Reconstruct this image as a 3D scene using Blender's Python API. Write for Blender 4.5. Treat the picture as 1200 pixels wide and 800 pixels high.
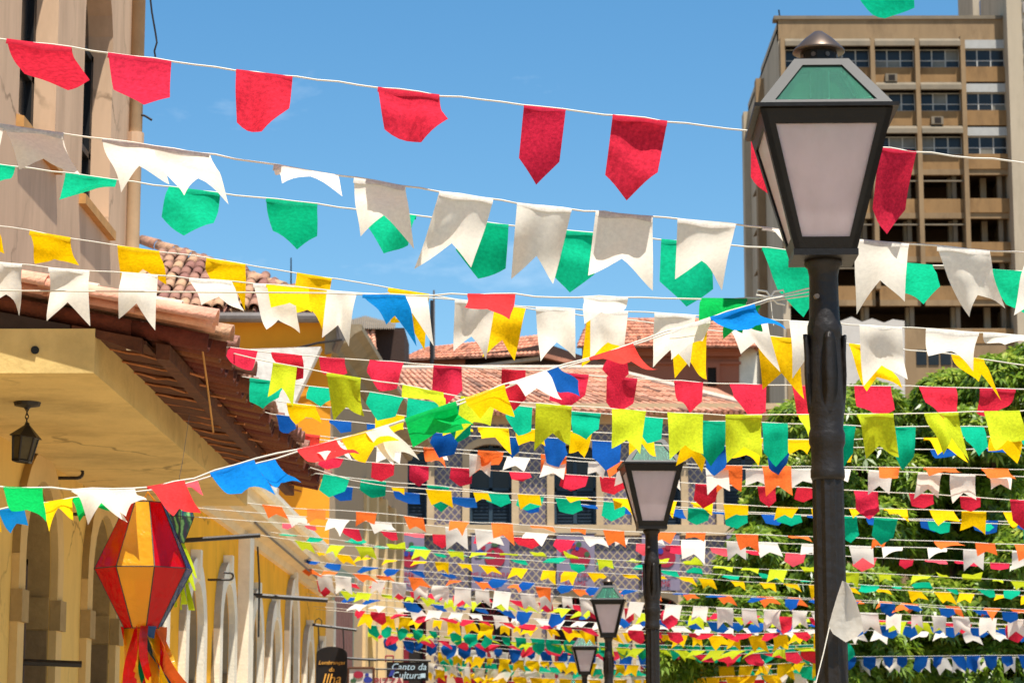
import bpy, bmesh, math, random
import numpy as np
from mathutils import Vector, Matrix
R = math.radians
for o in list(bpy.data.objects): bpy.data.objects.remove(o, do_unlink=True)
sc = bpy.context.scene
col = sc.collection
rng = random.Random(7)

# ------------------------------------------------------------------ camera
EYE = 1.65
FPX = 2833.0
PITCH = math.atan(470 / FPX); YAW = math.atan(10 / FPX)
cam_d = bpy.data.cameras.new('camera'); cam = bpy.data.objects.new('camera', cam_d); col.objects.link(cam)
cam.location = (0, 0, EYE); cam.rotation_euler = (R(90) + PITCH, 0, YAW)
cam_d.sensor_width = 36; cam_d.lens = 36 * FPX / 1200; cam_d.clip_end = 2000; cam_d.clip_start = 0.05
cam_d.dof.use_dof = True; cam_d.dof.focus_distance = 9.5; cam_d.dof.aperture_fstop = 12
sc.camera = cam
# ------------------------------------------------------------------ sky and sun
SUN = Vector((0.15, -0.34, 1.0)).normalized()
w = bpy.data.worlds.new('World'); sc.world = w; w.use_nodes = True
nt = w.node_tree; nt.nodes.clear()
wo = nt.nodes.new('ShaderNodeOutputWorld'); bg = nt.nodes.new('ShaderNodeBackground')
sky = nt.nodes.new('ShaderNodeTexSky'); sky.sky_type = 'NISHITA'; sky.sun_disc = False
sky.sun_elevation = math.asin(SUN.z); sky.sun_rotation = math.atan2(SUN.x, SUN.y)
sky.air_density = 1.0; sky.dust_density = 0.2; sky.ozone_density = 2.0
tc = nt.nodes.new('ShaderNodeTexCoord'); mp = nt.nodes.new('ShaderNodeMapping'); mp.inputs['Scale'].default_value = (5, 5, 13)
nz = nt.nodes.new('ShaderNodeTexNoise'); nz.inputs['Scale'].default_value = 1.7; nz.inputs['Detail'].default_value = 7; nz.inputs['Roughness'].default_value = .62
rp = nt.nodes.new('ShaderNodeValToRGB'); rp.color_ramp.elements[0].position = .60; rp.color_ramp.elements[1].position = .86
mx = nt.nodes.new('ShaderNodeMixRGB'); mx.inputs[2].default_value = (9.0, 9.3, 9.6, 1)
ml = nt.nodes.new('ShaderNodeMath'); ml.operation = 'MULTIPLY'; ml.inputs[1].default_value = .33
L = nt.links.new
L(tc.outputs['Generated'], mp.inputs[0]); L(mp.outputs[0], nz.inputs['Vector']); L(nz.outputs[0], rp.inputs[0]); L(rp.outputs[0], ml.inputs[0])
hs_ = nt.nodes.new('ShaderNodeHueSaturation'); hs_.inputs['Saturation'].default_value = 1.3; hs_.inputs['Hue'].default_value = .492
L(sky.outputs[0], hs_.inputs['Color']); L(ml.outputs[0], mx.inputs[0]); L(hs_.outputs[0], mx.inputs[1]); L(mx.outputs[0], bg.inputs[0]); L(bg.outputs[0], wo.inputs[0])
bg.inputs['Strength'].default_value = 0.078
sl = bpy.data.lights.new('sun', 'SUN'); so = bpy.data.objects.new('sun', sl); col.objects.link(so)
sl.energy = 3.9; sl.angle = R(.53); sl.color = (1.0, .95, .86)
so.rotation_euler = SUN.to_track_quat('Z', 'Y').to_euler()
sc.view_settings.view_transform = 'Standard'; sc.view_settings.look = 'None'
sc.view_settings.exposure = 1.0; sc.view_settings.gamma = 1
sc.render.resolution_x = 1024; sc.render.resolution_y = 682
sc.cycles.max_bounces = 8; sc.cycles.transparent_max_bounces = 12

# ------------------------------------------------------------------ helpers
_rot = cam.rotation_euler.to_matrix()
def P(px, py, Y):
    """point of the place at distance Y down the street that stands at a spot measured in the photograph"""
    d = _rot @ Vector(((px - 600) / FPX, (400 - py) / FPX, -1))
    return Vector((0, 0, EYE)) + d * (Y / d.y)

def srgb(r, g, b):
    f = lambda c: (c / 255 / 12.92) if c <= 10 else ((c / 255 + .055) / 1.055) ** 2.4
    return (f(r), f(g), f(b))

MATS = {}
def mat(name, c, rough=.8, var=.18, scale=6., bump=.0, bscale=None, stain=0., stain_c=(.05, .04, .03), trans=0., metal=0., spec=.3, rnd=.0, stretch=None, stain_scale=1.2, crack=0.):
    if name in MATS: return MATS[name]
    m = bpy.data.materials.new(name); m.use_nodes = True
    n = m.node_tree.nodes; l = m.node_tree.links.new
    b = n['Principled BSDF']; out = n['Material Output']
    b.inputs['Roughness'].default_value = rough; b.inputs['Metallic'].default_value = metal
    b.inputs['Specular IOR Level'].default_value = spec
    tcn = n.new('ShaderNodeTexCoord'); mpn = n.new('ShaderNodeMapping'); l(tcn.outputs['Object'], mpn.inputs[0])
    if stretch: mpn.inputs['Scale'].default_value = stretch
    nz = n.new('ShaderNodeTexNoise'); nz.inputs['Scale'].default_value = scale; nz.inputs['Detail'].default_value = 6; nz.inputs['Roughness'].default_value = .65
    l(mpn.outputs[0], nz.inputs['Vector'])
    mr = n.new('ShaderNodeMapRange'); mr.inputs[1].default_value = .3; mr.inputs[2].default_value = .7
    mr.inputs[3].default_value = 1 - var; mr.inputs[4].default_value = 1 + var * .6
    l(nz.outputs[0], mr.inputs[0])
    mu = n.new('ShaderNodeMixRGB'); mu.blend_type = 'MULTIPLY'; mu.inputs[0].default_value = 1; mu.inputs[1].default_value = (*c, 1)
    l(mr.outputs[0], mu.inputs[2]); last = mu.outputs[0]
    if rnd:
        oi = n.new('ShaderNodeObjectInfo'); hs = n.new('ShaderNodeHueSaturation')
        r2 = n.new('ShaderNodeMapRange'); r2.inputs[3].default_value = 1 - rnd; r2.inputs[4].default_value = 1 + rnd
        l(oi.outputs['Random'], r2.inputs[0]); l(r2.outputs[0], hs.inputs['Value'])
        r3 = n.new('ShaderNodeMapRange'); r3.inputs[3].default_value = .5 - rnd * .06; r3.inputs[4].default_value = .5 + rnd * .06
        l(oi.outputs['Random'], r3.inputs[0]); l(r3.outputs[0], hs.inputs['Hue'])
        l(last, hs.inputs['Color']); last = hs.outputs[0]
    if stain:
        ns = n.new('ShaderNodeTexNoise'); ns.inputs['Scale'].default_value = stain_scale; ns.inputs['Detail'].default_value = 8; ns.inputs['Roughness'].default_value = .7
        l(mpn.outputs[0], ns.inputs['Vector'])
        r4 = n.new('ShaderNodeMapRange'); r4.inputs[1].default_value = .48; r4.inputs[2].default_value = .75; r4.inputs[4].default_value = stain
        l(ns.outputs[0], r4.inputs[0])
        ms = n.new('ShaderNodeMixRGB'); ms.inputs[2].default_value = (*stain_c, 1); l(r4.outputs[0], ms.inputs[0]); l(last, ms.inputs[1]); last = ms.outputs[0]
    if crack:
        vo = n.new('ShaderNodeTexVoronoi'); vo.feature = 'DISTANCE_TO_EDGE'; vo.inputs['Scale'].default_value = crack
        nd = n.new('ShaderNodeTexNoise'); nd.inputs['Scale'].default_value = 5; nd.inputs['Detail'].default_value = 6; l(tcn.outputs['Object'], nd.inputs['Vector'])
        av = n.new('ShaderNodeMixRGB'); av.inputs[0].default_value = .22; l(tcn.outputs['Object'], av.inputs[1]); l(nd.outputs['Color'], av.inputs[2]); l(av.outputs[0], vo.inputs['Vector'])
        lt = n.new('ShaderNodeMapRange'); lt.inputs[1].default_value = .004; lt.inputs[2].default_value = .016; lt.inputs[3].default_value = .65; lt.inputs[4].default_value = 0
        l(vo.outputs['Distance'], lt.inputs[0])
        mk = n.new('ShaderNodeTexNoise'); mk.inputs['Scale'].default_value = .9; l(tcn.outputs['Object'], mk.inputs['Vector'])
        mr2 = n.new('ShaderNodeMapRange'); mr2.inputs[1].default_value = .5; mr2.inputs[2].default_value = .62; l(mk.outputs[0], mr2.inputs[0])
        pm = n.new('ShaderNodeMath'); pm.operation = 'MULTIPLY'; l(lt.outputs[0], pm.inputs[0]); l(mr2.outputs[0], pm.inputs[1])
        mc = n.new('ShaderNodeMixRGB'); mc.inputs[2].default_value = (c[0] * .3, c[1] * .28, c[2] * .25, 1); l(pm.outputs[0], mc.inputs[0]); l(last, mc.inputs[1]); last = mc.outputs[0]
    l(last, b.inputs['Base Color'])
    if bump:
        nb = n.new('ShaderNodeTexNoise'); nb.inputs['Scale'].default_value = bscale or scale * 5; nb.inputs['Detail'].default_value = 5
        l(mpn.outputs[0], nb.inputs['Vector'])
        bp = n.new('ShaderNodeBump'); bp.inputs['Strength'].default_value = bump; bp.inputs['Distance'].default_value = .02
        l(nb.outputs[0], bp.inputs['Height']); l(bp.outputs[0], b.inputs['Normal'])
    if trans:
        tr = n.new('ShaderNodeBsdfTranslucent'); mxs = n.new('ShaderNodeMixShader'); mxs.inputs[0].default_value = trans
        l(last, tr.inputs[0]); l(b.outputs[0], mxs.inputs[1]); l(tr.outputs[0], mxs.inputs[2]); l(mxs.outputs[0], out.inputs[0])
    MATS[name] = m
    return m

class MB:
    """collects faces for ONE mesh object"""
    def __init__(s): s.v = []; s.f = []
    def add(s, vs, fs):
        k = len(s.v); s.v += [tuple(p) for p in vs]; s.f += [tuple(i + k for i in f) for f in fs]; return s
    def box(s, x0, x1, y0, y1, z0, z1):
        return s.add([(x, y, z) for z in (z0, z1) for y in (y0, y1) for x in (x0, x1)],
                     [(0, 2, 3, 1), (4, 5, 7, 6), (0, 1, 5, 4), (2, 6, 7, 3), (0, 4, 6, 2), (1, 3, 7, 5)])
    def prism(s, poly, ext):
        """planar polygon (list of Vectors) extruded by vector ext"""
        n = len(poly); e = Vector(ext); a = [Vector(p) for p in poly]
        return s.add(a + [p + e for p in a], [tuple(range(n)), tuple(range(2 * n - 1, n - 1, -1))] + [(i, i + n, (i + 1) % n + n, (i + 1) % n) for i in range(n)])
    def tube(s, pts, r, n=6, cap=True):
        pts = [Vector(p) for p in pts]; rr = r if isinstance(r, (list, tuple)) else [r] * len(pts)
        k = len(s.v); up = Vector((.13, .2, 1)).normalized()
        for i, p in enumerate(pts):
            t = (pts[min(i + 1, len(pts) - 1)] - pts[max(i - 1, 0)]).normalized()
            a = t.cross(up)
            if a.length < 1e-3: a = t.cross(Vector((1, 0, 0)))
            a.normalize(); b = a.cross(t)
            for j in range(n):
                an = 2 * math.pi * j / n
                s.v.append(tuple(p + (a * math.cos(an) + b * math.sin(an)) * rr[i]))
        for i in range(len(pts) - 1):
            for j in range(n):
                s.f.append((k + i * n + j, k + i * n + (j + 1) % n, k + (i + 1) * n + (j + 1) % n, k + (i + 1) * n + j))
        if cap:
            s.f.append(tuple(k + j for j in range(n))); s.f.append(tuple(k + (len(pts) - 1) * n + j for j in reversed(range(n))))
        return s
    def lathe(s, prof, n=20, flute=0.):
        k = len(s.v)
        for r, z in prof:
            for j in range(n):
                an = 2 * math.pi * j / n; q = r * (1 - flute * (j % 2))
                s.v.append((q * math.cos(an), q * math.sin(an), z))
        for i in range(len(prof) - 1):
            for j in range(n):
                s.f.append((k + i * n + j, k + i * n + (j + 1) % n, k + (i + 1) * n + (j + 1) % n, k + (i + 1) * n + j))
        s.f.append(tuple(k + j for j in reversed(range(n)))); s.f.append(tuple(k + (len(prof) - 1) * n + j for j in range(n)))
        return s
    def mesh(s, name):
        me = bpy.data.meshes.new(name); me.from_pydata(s.v, [], s.f); me.update(); return me
    def build(s, name, m, parent=None, smooth=False, origin=None):
        if origin is not None:
            o_ = Vector(origin); s.v = [tuple(Vector(p) - o_) for p in s.v]
        me = s.mesh(name); me.materials.append(m)
        if smooth: me.shade_smooth()
        o = bpy.data.objects.new(name, me); col.objects.link(o)
        if origin is not None: o.location = origin
        if parent is not None: attach(o, parent)
        return o
def wmat(o):
    m = o.matrix_basis.copy()
    while o.parent is not None:
        o = o.parent; m = o.matrix_basis @ m
    return m
def attach(o, parent):
    """parent without moving: o.matrix_basis is given in world terms"""
    o.parent = parent; o.matrix_basis = wmat(parent).inverted() @ o.matrix_basis
def tag(o, label=None, cat=None, group=None, kind=None):
    if label: o['label'] = label
    if cat: o['category'] = cat
    if group: o['group'] = group
    if kind: o['kind'] = kind
    return o
def thing(name, label, cat, loc=(0, 0, 0), group=None):
    o = bpy.data.objects.new(name, None); col.objects.link(o); o.location = loc; o.empty_display_size = .2
    return tag(o, label, cat, group)
def inst(name, me, m, loc, rot=None, parent=None, scale=None):
    o = bpy.data.objects.new(name, me); col.objects.link(o)
    mw = Matrix.Translation(loc)
    if rot is not None: mw = mw @ rot.to_4x4()
    if scale is not None: mw = mw @ Matrix.Diagonal((*scale, 1))
    o.matrix_basis = mw
    if parent is not None: attach(o, parent)
    if m is not None:
        if not len(me.materials): me.materials.append(m)
        o.material_slots[0].link = 'OBJECT'; o.material_slots[0].material = m
    return o
def text_mesh(body, size, name='lettering', extrude=.004, shear=0., spacing=1.):
    c = bpy.data.curves.new(name, 'FONT'); c.body = body; c.size = size; c.align_x = 'CENTER'; c.align_y = 'CENTER'; c.extrude = extrude; c.shear = shear; c.space_character = spacing; c.resolution_u = 2
    t = bpy.data.objects.new(name, c); col.objects.link(t)
    dg = bpy.context.evaluated_depsgraph_get(); me = bpy.data.meshes.new_from_object(t.evaluated_get(dg)); me.name = name
    bpy.data.objects.remove(t); bpy.data.curves.remove(c); me.materials.clear()
    return me
ROT_FACE = Matrix.Rotation(R(90), 3, 'X')          # text facing -Y

# ------------------------------------------------------------------ materials
M_tan = mat('pink_plaster', srgb(212, 178, 146), .9, .12, 2, .06, 12, stain=.5, stain_c=srgb(150, 120, 95), stain_scale=2.4, stretch=(1, 1, .22), crack=.9)
M_cream = mat('cream_plaster', srgb(230, 192, 108), .9, .08, 2.2, .1, 25, stain=.5, stain_c=srgb(166, 134, 76), stain_scale=2.2, stretch=(1, 1, .4), crack=1.1)
M_slab = mat('ochre_plaster', srgb(226, 196, 128), .9, .10, 2.5, .2, 25, stain=.55, stain_c=srgb(146, 118, 66), stain_scale=1.5, crack=.8)
M_yellow = mat('yellow_plaster', srgb(250, 180, 30), .9, .12, 2.0, .1, 25, stain=.55, stain_c=srgb(204, 138, 36), stain_scale=2.4, stretch=(1, 1, .3), crack=.7)
M_white = mat('white_stone', srgb(240, 230, 208), .85, .12, 5, .2, 40, stain=.3, stain_c=srgb(160, 145, 115))
M_creamtrim = mat('cream_trim', srgb(216, 184, 124), .9, .10, 5, .2, 40, stain=.3, stain_c=srgb(160, 130, 80))
M_parapet = mat('pale_parapet', srgb(226, 200, 156), .9, .1, 2, .2, 25, stain=.3, stain_c=srgb(180, 150, 110))
M_orange = mat('orange_plaster', srgb(222, 150, 38), .9, .08, 1.5, .2, 20, stain=.2, stain_c=srgb(190, 120, 40))
M_taupe = mat('taupe_plaster', srgb(188, 160, 126), .9, .10, 1.2, .2, 20, stain=.35, stain_c=srgb(140, 118, 92))
M_wash = mat('whitewashed_rubble', srgb(226, 220, 210), .95, .12, 4, .9, 6, stain=.5, stain_c=srgb(150, 135, 120), stain_scale=2.5)
M_stone = mat('grey_stone', srgb(132, 112, 82), .9, .25, 6, .3, 30)
M_wood = mat('dark_wood', srgb(62, 42, 30), .7, .35, 8, .3, 30, stretch=(1, 1, .2))
M_rafter = mat('red_brown_wood', srgb(96, 54, 32), .8, .4, 9, .5, 40, stain=.6, stain_c=srgb(50, 28, 18), stain_scale=3)
M_iron = mat('black_iron', srgb(34, 30, 30), .45, .25, 12, .1, 60, spec=.5)
M_tile = mat('clay_tile', srgb(222, 162, 136), .9, .22, 9, .4, 50, stain=.35, stain_c=srgb(150, 104, 84), rnd=.10, stain_scale=3)
M_tile_old = mat('old_clay_tile', srgb(178, 132, 108), .9, .4, 10, .5, 50, stain=.8, stain_c=srgb(66, 48, 40), rnd=.34, stain_scale=4)
M_bed = mat('dark_tile_bed', srgb(88, 50, 36), .95, .3, 5)  # dirty channels, painted darker still to stand for shade between tile rows
M_tile_under = mat('brown_clay_tile', srgb(112, 58, 36), .9, .4, 9, .5, 50, stain=.75, stain_c=srgb(52, 36, 26), rnd=.3, stain_scale=4)
M_mortar = mat('pale_mortar', srgb(212, 192, 172), .95, .2, 8, .3, 40)
M_gutter = mat('grey_gutter', srgb(112, 104, 100), .6, .25, 7, .1, 30, stain=.4, stain_c=srgb(80, 62, 50))
M_glassdark = mat('dark_glass', srgb(34, 36, 38), .25, .4, .8, spec=.35)
M_blackframe = mat('black_frame', srgb(20, 22, 24), .5, .2, 8)
M_sill = mat('orange_sill', srgb(196, 146, 86), .8, .2, 8)
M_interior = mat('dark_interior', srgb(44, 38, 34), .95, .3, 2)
M_cord = mat('white_cord', srgb(216, 210, 196), .8, .06, 30)
HEM = {}
def fabric(name, c, tr=.42):
    HEM[name] = mat('hem_' + name, tuple(q * .72 for q in c), .85, .2, 16, .15, 60, trans=.08, rnd=.05, spec=.1)
    return mat('cloth_' + name, c, .85, .10 if name == 'white' else (.38 if name == 'red' else .26), 13, .15, 60, trans=tr, rnd=.05, spec=.1)
CL = {'red': fabric('red', srgb(216, 44, 70)), 'white': fabric('white', srgb(242, 236, 224), .5), 'green': fabric('green', srgb(8, 182, 132)),
      'yellow': fabric('yellow', srgb(252, 204, 8)), 'lime': fabric('lime', srgb(198, 212, 40)), 'teal': fabric('teal', srgb(8, 178, 136)),
      'blue': fabric('blue', srgb(16, 84, 164)), 'orange': fabric('orange', srgb(248, 120, 52)), 'pink': fabric('pink', srgb(244, 92, 104)),
      'sky': fabric('sky', srgb(14, 134, 218)), 'bright': fabric('bright_green', srgb(6, 186, 88)), 'salmon': fabric('salmon', srgb(238, 66, 62))}

# ------------------------------------------------------------------ ground
XL = 3.15
def gz(y):
    return float(np.interp(y, [0, 17, 30, 40, 60, 90, 400, 1500], [0, 0, -.16, -.34, -.7, -1.0, -1.0, -1.0]))
ys = [-60, -20, 0, 10, 17, 24, 30, 36, 40, 50, 60, 75, 90, 200, 400, 900]
def sheet(x0, x1, dz, y_max=1e9):
    g = MB(); yy = [y for y in ys if y <= y_max]
    for i in range(len(yy) - 1):
        g.add([(x0, yy[i], gz(yy[i]) + dz), (x1, yy[i], gz(yy[i]) + dz), (x1, yy[i + 1], gz(yy[i + 1]) + dz), (x0, yy[i + 1], gz(yy[i + 1]) + dz)], [(0, 1, 2, 3)])
    return g
M_cobble = mat('cobbled_paving', srgb(186, 168, 140), .9, .3, 5, .6, 9, stain=.4, stain_c=srgb(100, 90, 76))
tag(sheet(-600, 600, -.02).build('ground', mat('earth', srgb(140, 120, 96), .95, .3, .5)), kind='structure')
tag(sheet(-2.3, 6.0, .0, 62).build('street', M_cobble), kind='structure')
pv = MB()
yy = [y for y in ys if 0 <= y <= 40]
for i in range(len(yy) - 1):
    a, b = yy[i], yy[i + 1]
    for (x0, x1) in ((-3.15, -2.3),):
        pv.add([(x0, a, gz(a) + .12), (x1, a, gz(a) + .12), (x1, b, gz(b) + .12), (x0, b, gz(b) + .12), (x1, a, gz(a) - .02), (x1, b, gz(b) - .02)], [(0, 1, 2, 3), (1, 4, 5, 2)])
tag(pv.build('pavement', mat('pavement_stone', srgb(170, 158, 138), .9, .2, 3, .3, 20)), kind='structure')

# ------------------------------------------------------------------ walls with arched openings
def arch_wall(mb, y0, y1, z0, z1, ops, t=.5, X=-XL, n=12, k=1.0):
    """street wall in the plane X facing +X; ops = (centre_y, half_width, sill_z, spring_z, rise)"""
    def q(a, b, c, d): mb.add([a, b, c, d], [(0, 1, 2, 3)])
    for dx, flip in ((0, 0), (-t, 1)):
        x = X + dx; cur = y0
        for (c, h, s, sp, rise) in sorted(ops):
            q((x, cur, z0), (x, c - h, z0), (x, c - h, z1), (x, cur, z1))
            if s > z0: q((x, c - h, z0), (x, c + h, z0), (x, c + h, s), (x, c - h, s))
            pr = None
            for i in range(n + 1):
                a = math.pi * i / n; p = (c - h * math.cos(a), sp + rise * math.sin(a))
                if pr: q((x, pr[0], pr[1]), (x, p[0], p[1]), (x, p[0], z1), (x, pr[0], z1))
                pr = p
            cur = c + h
        q((x, cur, z0), (x, y1, z0), (x, y1, z1), (x, cur, z1))
    for (c, h, s, sp, rise) in ops:
        pts = [(c - h, s), (c - h, sp)] + [(c - h * math.cos(math.pi * i / n), sp + rise * math.sin(math.pi * i / n)) for i in range(1, n)] + [(c + h, sp), (c + h, s)]
        for a, b in zip(pts, pts[1:] + pts[:1]): q((X, a[0], a[1]), (X, b[0], b[1]), (X - t, b[0], b[1]), (X - t, a[0], a[1]))
    q((X, y0, z0), (X - t, y0, z0), (X - t, y0, z1), (X, y0, z1)); q((X, y1, z0), (X - t, y1, z0), (X - t, y1, z1), (X, y1, z1))
    q((X, y0, z1), (X - t, y0, z1), (X - t, y1, z1), (X, y1, z1))
    return mb
def arch_frame(c, h, s, sp, rise, fw=.16, proud=.06, X=-XL, n=14, drop=.0):
    mb = MB()
    inn = [(c - h, s), (c - h, sp)] + [(c - h * math.cos(math.pi * i / n), sp + rise * math.sin(math.pi * i / n)) for i in range(1, n)] + [(c + h, sp), (c + h, s)]
    H = h + fw
    outr = [(c - H, s - drop), (c - H, sp)] + [(c - H * math.cos(math.pi * i / n), sp + (rise + fw) * math.sin(math.pi * i / n)) for i in range(1, n)] + [(c + H, sp), (c + H, s - drop)]
    x0, x1 = X + .001, X + proud
    for i in range(len(inn) - 1):
        a, b, d, e = inn[i], inn[i + 1], outr[i + 1], outr[i]
        v = [(x, *p) for x in (x0, x1) for p in (a, b, d, e)]
        mb.add(v, [(4, 5, 6, 7), (0, 4, 7, 3) if i == 0 else (3, 2, 6, 7), (3, 2, 6, 7), (0, 1, 5, 4)])
    return mb

def lining(c, h, s, sp, rise, X=-XL, t=.5, n=14, o=.006):
    mb = MB(); h -= o; rise -= o
    pts = [(c - h, s), (c - h, sp)] + [(c - h * math.cos(math.pi * i / n), sp + rise * math.sin(math.pi * i / n)) for i in range(1, n)] + [(c + h, sp), (c + h, s)]
    for a, b in zip(pts, pts[1:]): mb.add([(X - .004, *a), (X - .004, *b), (X - t, *b), (X - t, *a)], [(0, 1, 2, 3)])
    return mb
def wallY(px, py): return XL / -P(px, py, 1).x
# ---- building A: tall plastered house with the porch, near left
A_Y1 = wallY(151, 150)
bA = thing('corner_house', 'tall pinkish plastered house with arched windows and tiled porch at left', 'building', (-3.15, 12, 0))
M_imp = mat('ochre_stone', srgb(168, 142, 96), .9, .2, 6, .3, 30)
a_ops = [(c, .53, .14, EYE + 1.16, .52) for c in (8.4, 10.8, 13.25, 15.7, 18.1)]
arch_wall(MB(), 3, A_Y1, -.05, EYE + 2.05, a_ops, .5).build('ground_floor_wall', M_cream, bA)
for i, op in enumerate(a_ops):
    f = arch_frame(*op, fw=.20, proud=.05).build('arch_frame', M_creamtrim, bA)
    c, h, s, sp, rise = op
    lining(*op).build('reveal_lining', M_imp, f)
    for sg in (-1, 1):
        y = c + sg * (h + .10)
        MB().box(-XL + .002, -XL + .075, y - .105, y + .105, sp - .42, sp - .22).build('impost_block', M_imp, f)
    MB().box(-XL - .5, -XL - .012, c + h - .012, c + h + .02, s, sp - .42).build('jamb_stone', M_stone, f)
    MB().box(-XL - .5, -XL - .004, c + h - .03, c + h + .02, sp - .41, sp - .2).build('jamb_block', M_imp, f)
    d = MB().box(-XL - .47, -XL - .42, c - h - .1, c + h + .1, s, sp + rise + .1).build('door', M_wood, bA)
    for kz in range(4):
        MB().box(-XL - .42, -XL - .40, c - h + .08, c + h - .08, s + .25 + kz * .62, s + .72 + kz * .62).build('door_panel', M_wood, d)
# open shutter and iron bracket in the first visible arch
def px_on_wall(px): return XL * FPX / (610 - px)
op = a_ops[3]
sh = MB()
y_s = op[0] - op[1] + .06
sh.box(-XL - .40, -XL + .02, y_s, y_s + .05, .3, EYE + 1.0)
sh.build('shutter', M_wood, bA)
fr = MB(); ysf = op[0] + .02
for (x0, x1, z0, z1) in ((-XL - .28, -XL - .24, .9, EYE + 1.18), (-XL - .10, -XL - .06, .9, EYE + 1.18), (-XL - .28, -XL - .06, EYE + 1.14, EYE + 1.18)):
    fr.box(x0, x1, ysf, ysf + .05, z0, z1)
fr.build('shutter_frame', M_wood, bA)
MB().tube([(-XL - .3, 15.5, EYE + .52), (-XL + .32, 15.7, EYE + .50)], .022, 6).build('iron_rod', M_iron, bA)
def hook(y, z, parent, X=-XL, ln=.13, up=1):
    pts = [(X - .02, y, z), (X + ln, y, z)] + [(X + ln + .035 * math.sin(a), y, z + up * (.035 - .035 * math.cos(a))) for a in [R(q) for q in range(30, 200, 28)]] + [(X + ln - .06, y, z + up * .075)]
    return MB().tube(pts, .012, 6).build('iron_hook', M_iron, parent)
hook(16.4, EYE + 1.78, bA); hook(16.9, EYE + 1.58, bA)
# upper wall with windows
wa, wb = wallY(22, 110), wallY(66, 110); wc, wd_ = wallY(97, 150), wallY(130, 150)
SILLW = P(118, 244, (wc + wd_) / 2).z
c5, c6, hw_ = (wa + wb) / 2, (wc + wd_) / 2, ((wb - wa) + (wd_ - wc)) / 4
dc = c6 - c5
w_ops = [(c5 + dc * q, hw_, SILLW, SILLW + 1.32, .62) for q in (-4, -3, -2, -1, 0, 1)]
arch_wall(MB(), 3, A_Y1, EYE + 2.05, 8.4, w_ops, .34).build('upper_wall', M_tan, bA)
for op in w_ops:
    c, h, s, sp, rise = op
    n = 12
    pts = [(c - h, s), (c + h, s)] + [(c + h * math.cos(math.pi * i / n), sp + rise * math.sin(math.pi * i / n)) for i in range(n + 1)]
    wn = MB()
    def fbox(y0, y1, z0, z1, dx=.0): wn.box(-XL - .21 - dx, -XL - .15, y0, y1, z0, z1)
    fbox(c - h, c - h + .08, s, sp); fbox(c + h - .08, c + h, s, sp); fbox(c - h, c + h, s, s + .08); fbox(c - .05, c + .05, s, sp + rise)
    for z in (s + .5, sp - .05): fbox(c - h, c + h, z, z + .05)
    win = wn.build('window', M_blackframe, bA)
    g = MB().prism([(-XL - .19, y, z) for y, z in pts[0:2]] + [(-XL - .19, y, z) for y, z in pts[2:]], (-.02, 0, 0)); g.build('pane', M_glassdark, win)
    MB().prism([(-XL - .02, c - h - .06, s - .02), (-XL + .05, c - h - .06, s - .04), (-XL + .05, c - h - .06, s - .11), (-XL - .02, c - h - .06, s - .11)], (0, 2 * h + .12, 0)).build('window_sill', M_sill, bA)
MB().box(-9.0, -XL - .5, A_Y1 - .3, A_Y1 - .002, -.05, 8.4).build('end_wall', M_tan, bA)
MB().box(-9.0, -XL - .02, 3, A_Y1 - .02, 8.4, 8.6).build('roof_slab', M_tan, bA)
dp = MB().tube([(-XL + .05, A_Y1 + .02, z) for z in (3.3, 6, 8.4)], .055, 10)
dpo = dp.build('drain_pipe', mat('pipe_plaster', srgb(176, 146, 112), .8, .15, 5), bA, smooth=True)
for z in (5.1, 6.4, 7.75, 9.1): MB().tube([(-XL + .05, A_Y1 + .02, z), (-XL + .05, A_Y1 + .02, z + .09)], .07, 10).build('pipe_collar', M_tan, dpo)
# porch slab
c0 = P(110, 437, 12.0); c1 = P(110, 385, 12.0)
SX, SZ0, SZ1 = c0.x, c0.z, c1.z
PY0, PY1 = 12.0, 18.9
slab = MB().box(-XL - .03, SX, PY0, PY1, SZ0, SZ1).build('porch_slab', M_slab, bA)
MB().tube([P(41, 410, 11.992), P(41, 410, 12.05)], .021, 14).build('drain_hole', M_blackframe, slab)  # black disc on the slab face stands in for the dark inside a hole
# porch roof: clay tiles over rafters
e0 = P(250, 392, 12.0); EX, EZ = e0.x, e0.z
def roof_z(x): return EZ + (EX - x) * .19
def half_tile(r0, r1, ln, th=.014, n=7, up=1):
    mb = MB(); k = []
    for yv, r in ((0, r0), (ln, r1)):
        for rr in (r, r - th):
            for j in range(n):
                a = math.pi * j / (n - 1)
                mb.v.append((yv, rr * math.cos(a), up * rr * math.sin(a)))
    for j in range(n - 1):
        mb.f += [(j, j + 1, 2 * n + j + 1, 2 * n + j), (n + j, 3 * n + j, 3 * n + j + 1, n + j + 1), (j, n + j, n + j + 1, j + 1), (2 * n + j, 2 * n + j + 1, 3 * n + j + 1, 3 * n + j)]
    mb.f += [(0, 2 * n, 3 * n, n), (n - 1, 2 * n - 1, 4 * n - 1, 3 * n - 1)]
    me = mb.mesh('tile'); me.shade_smooth(); return me
cover = half_tile(.075, .062, .47); channel = half_tile(.082, .072, .47, up=-1)
proof = MB()
bx = EX - .26
proof.prism([(bx - .035, PY0 + .05, roof_z(bx) - .165), (bx + .035, PY0 + .05, roof_z(bx) - .17), (bx + .035, PY0 + .05, roof_z(bx) - .095), (bx - .035, PY0 + .05, roof_z(bx) - .085)], (0, PY1 - PY0 - .1, 0))
porch_roof = proof.build('porch_roof', M_rafter, bA)
tilt = Matrix.Rotation(math.atan(.19), 3, 'Y')         # local +x runs down towards the street
tilt_in = Matrix.Rotation(math.pi, 3, 'Z')             # tile's length points up the slope
ncol = 40; pit = (PY1 - PY0) / ncol
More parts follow.
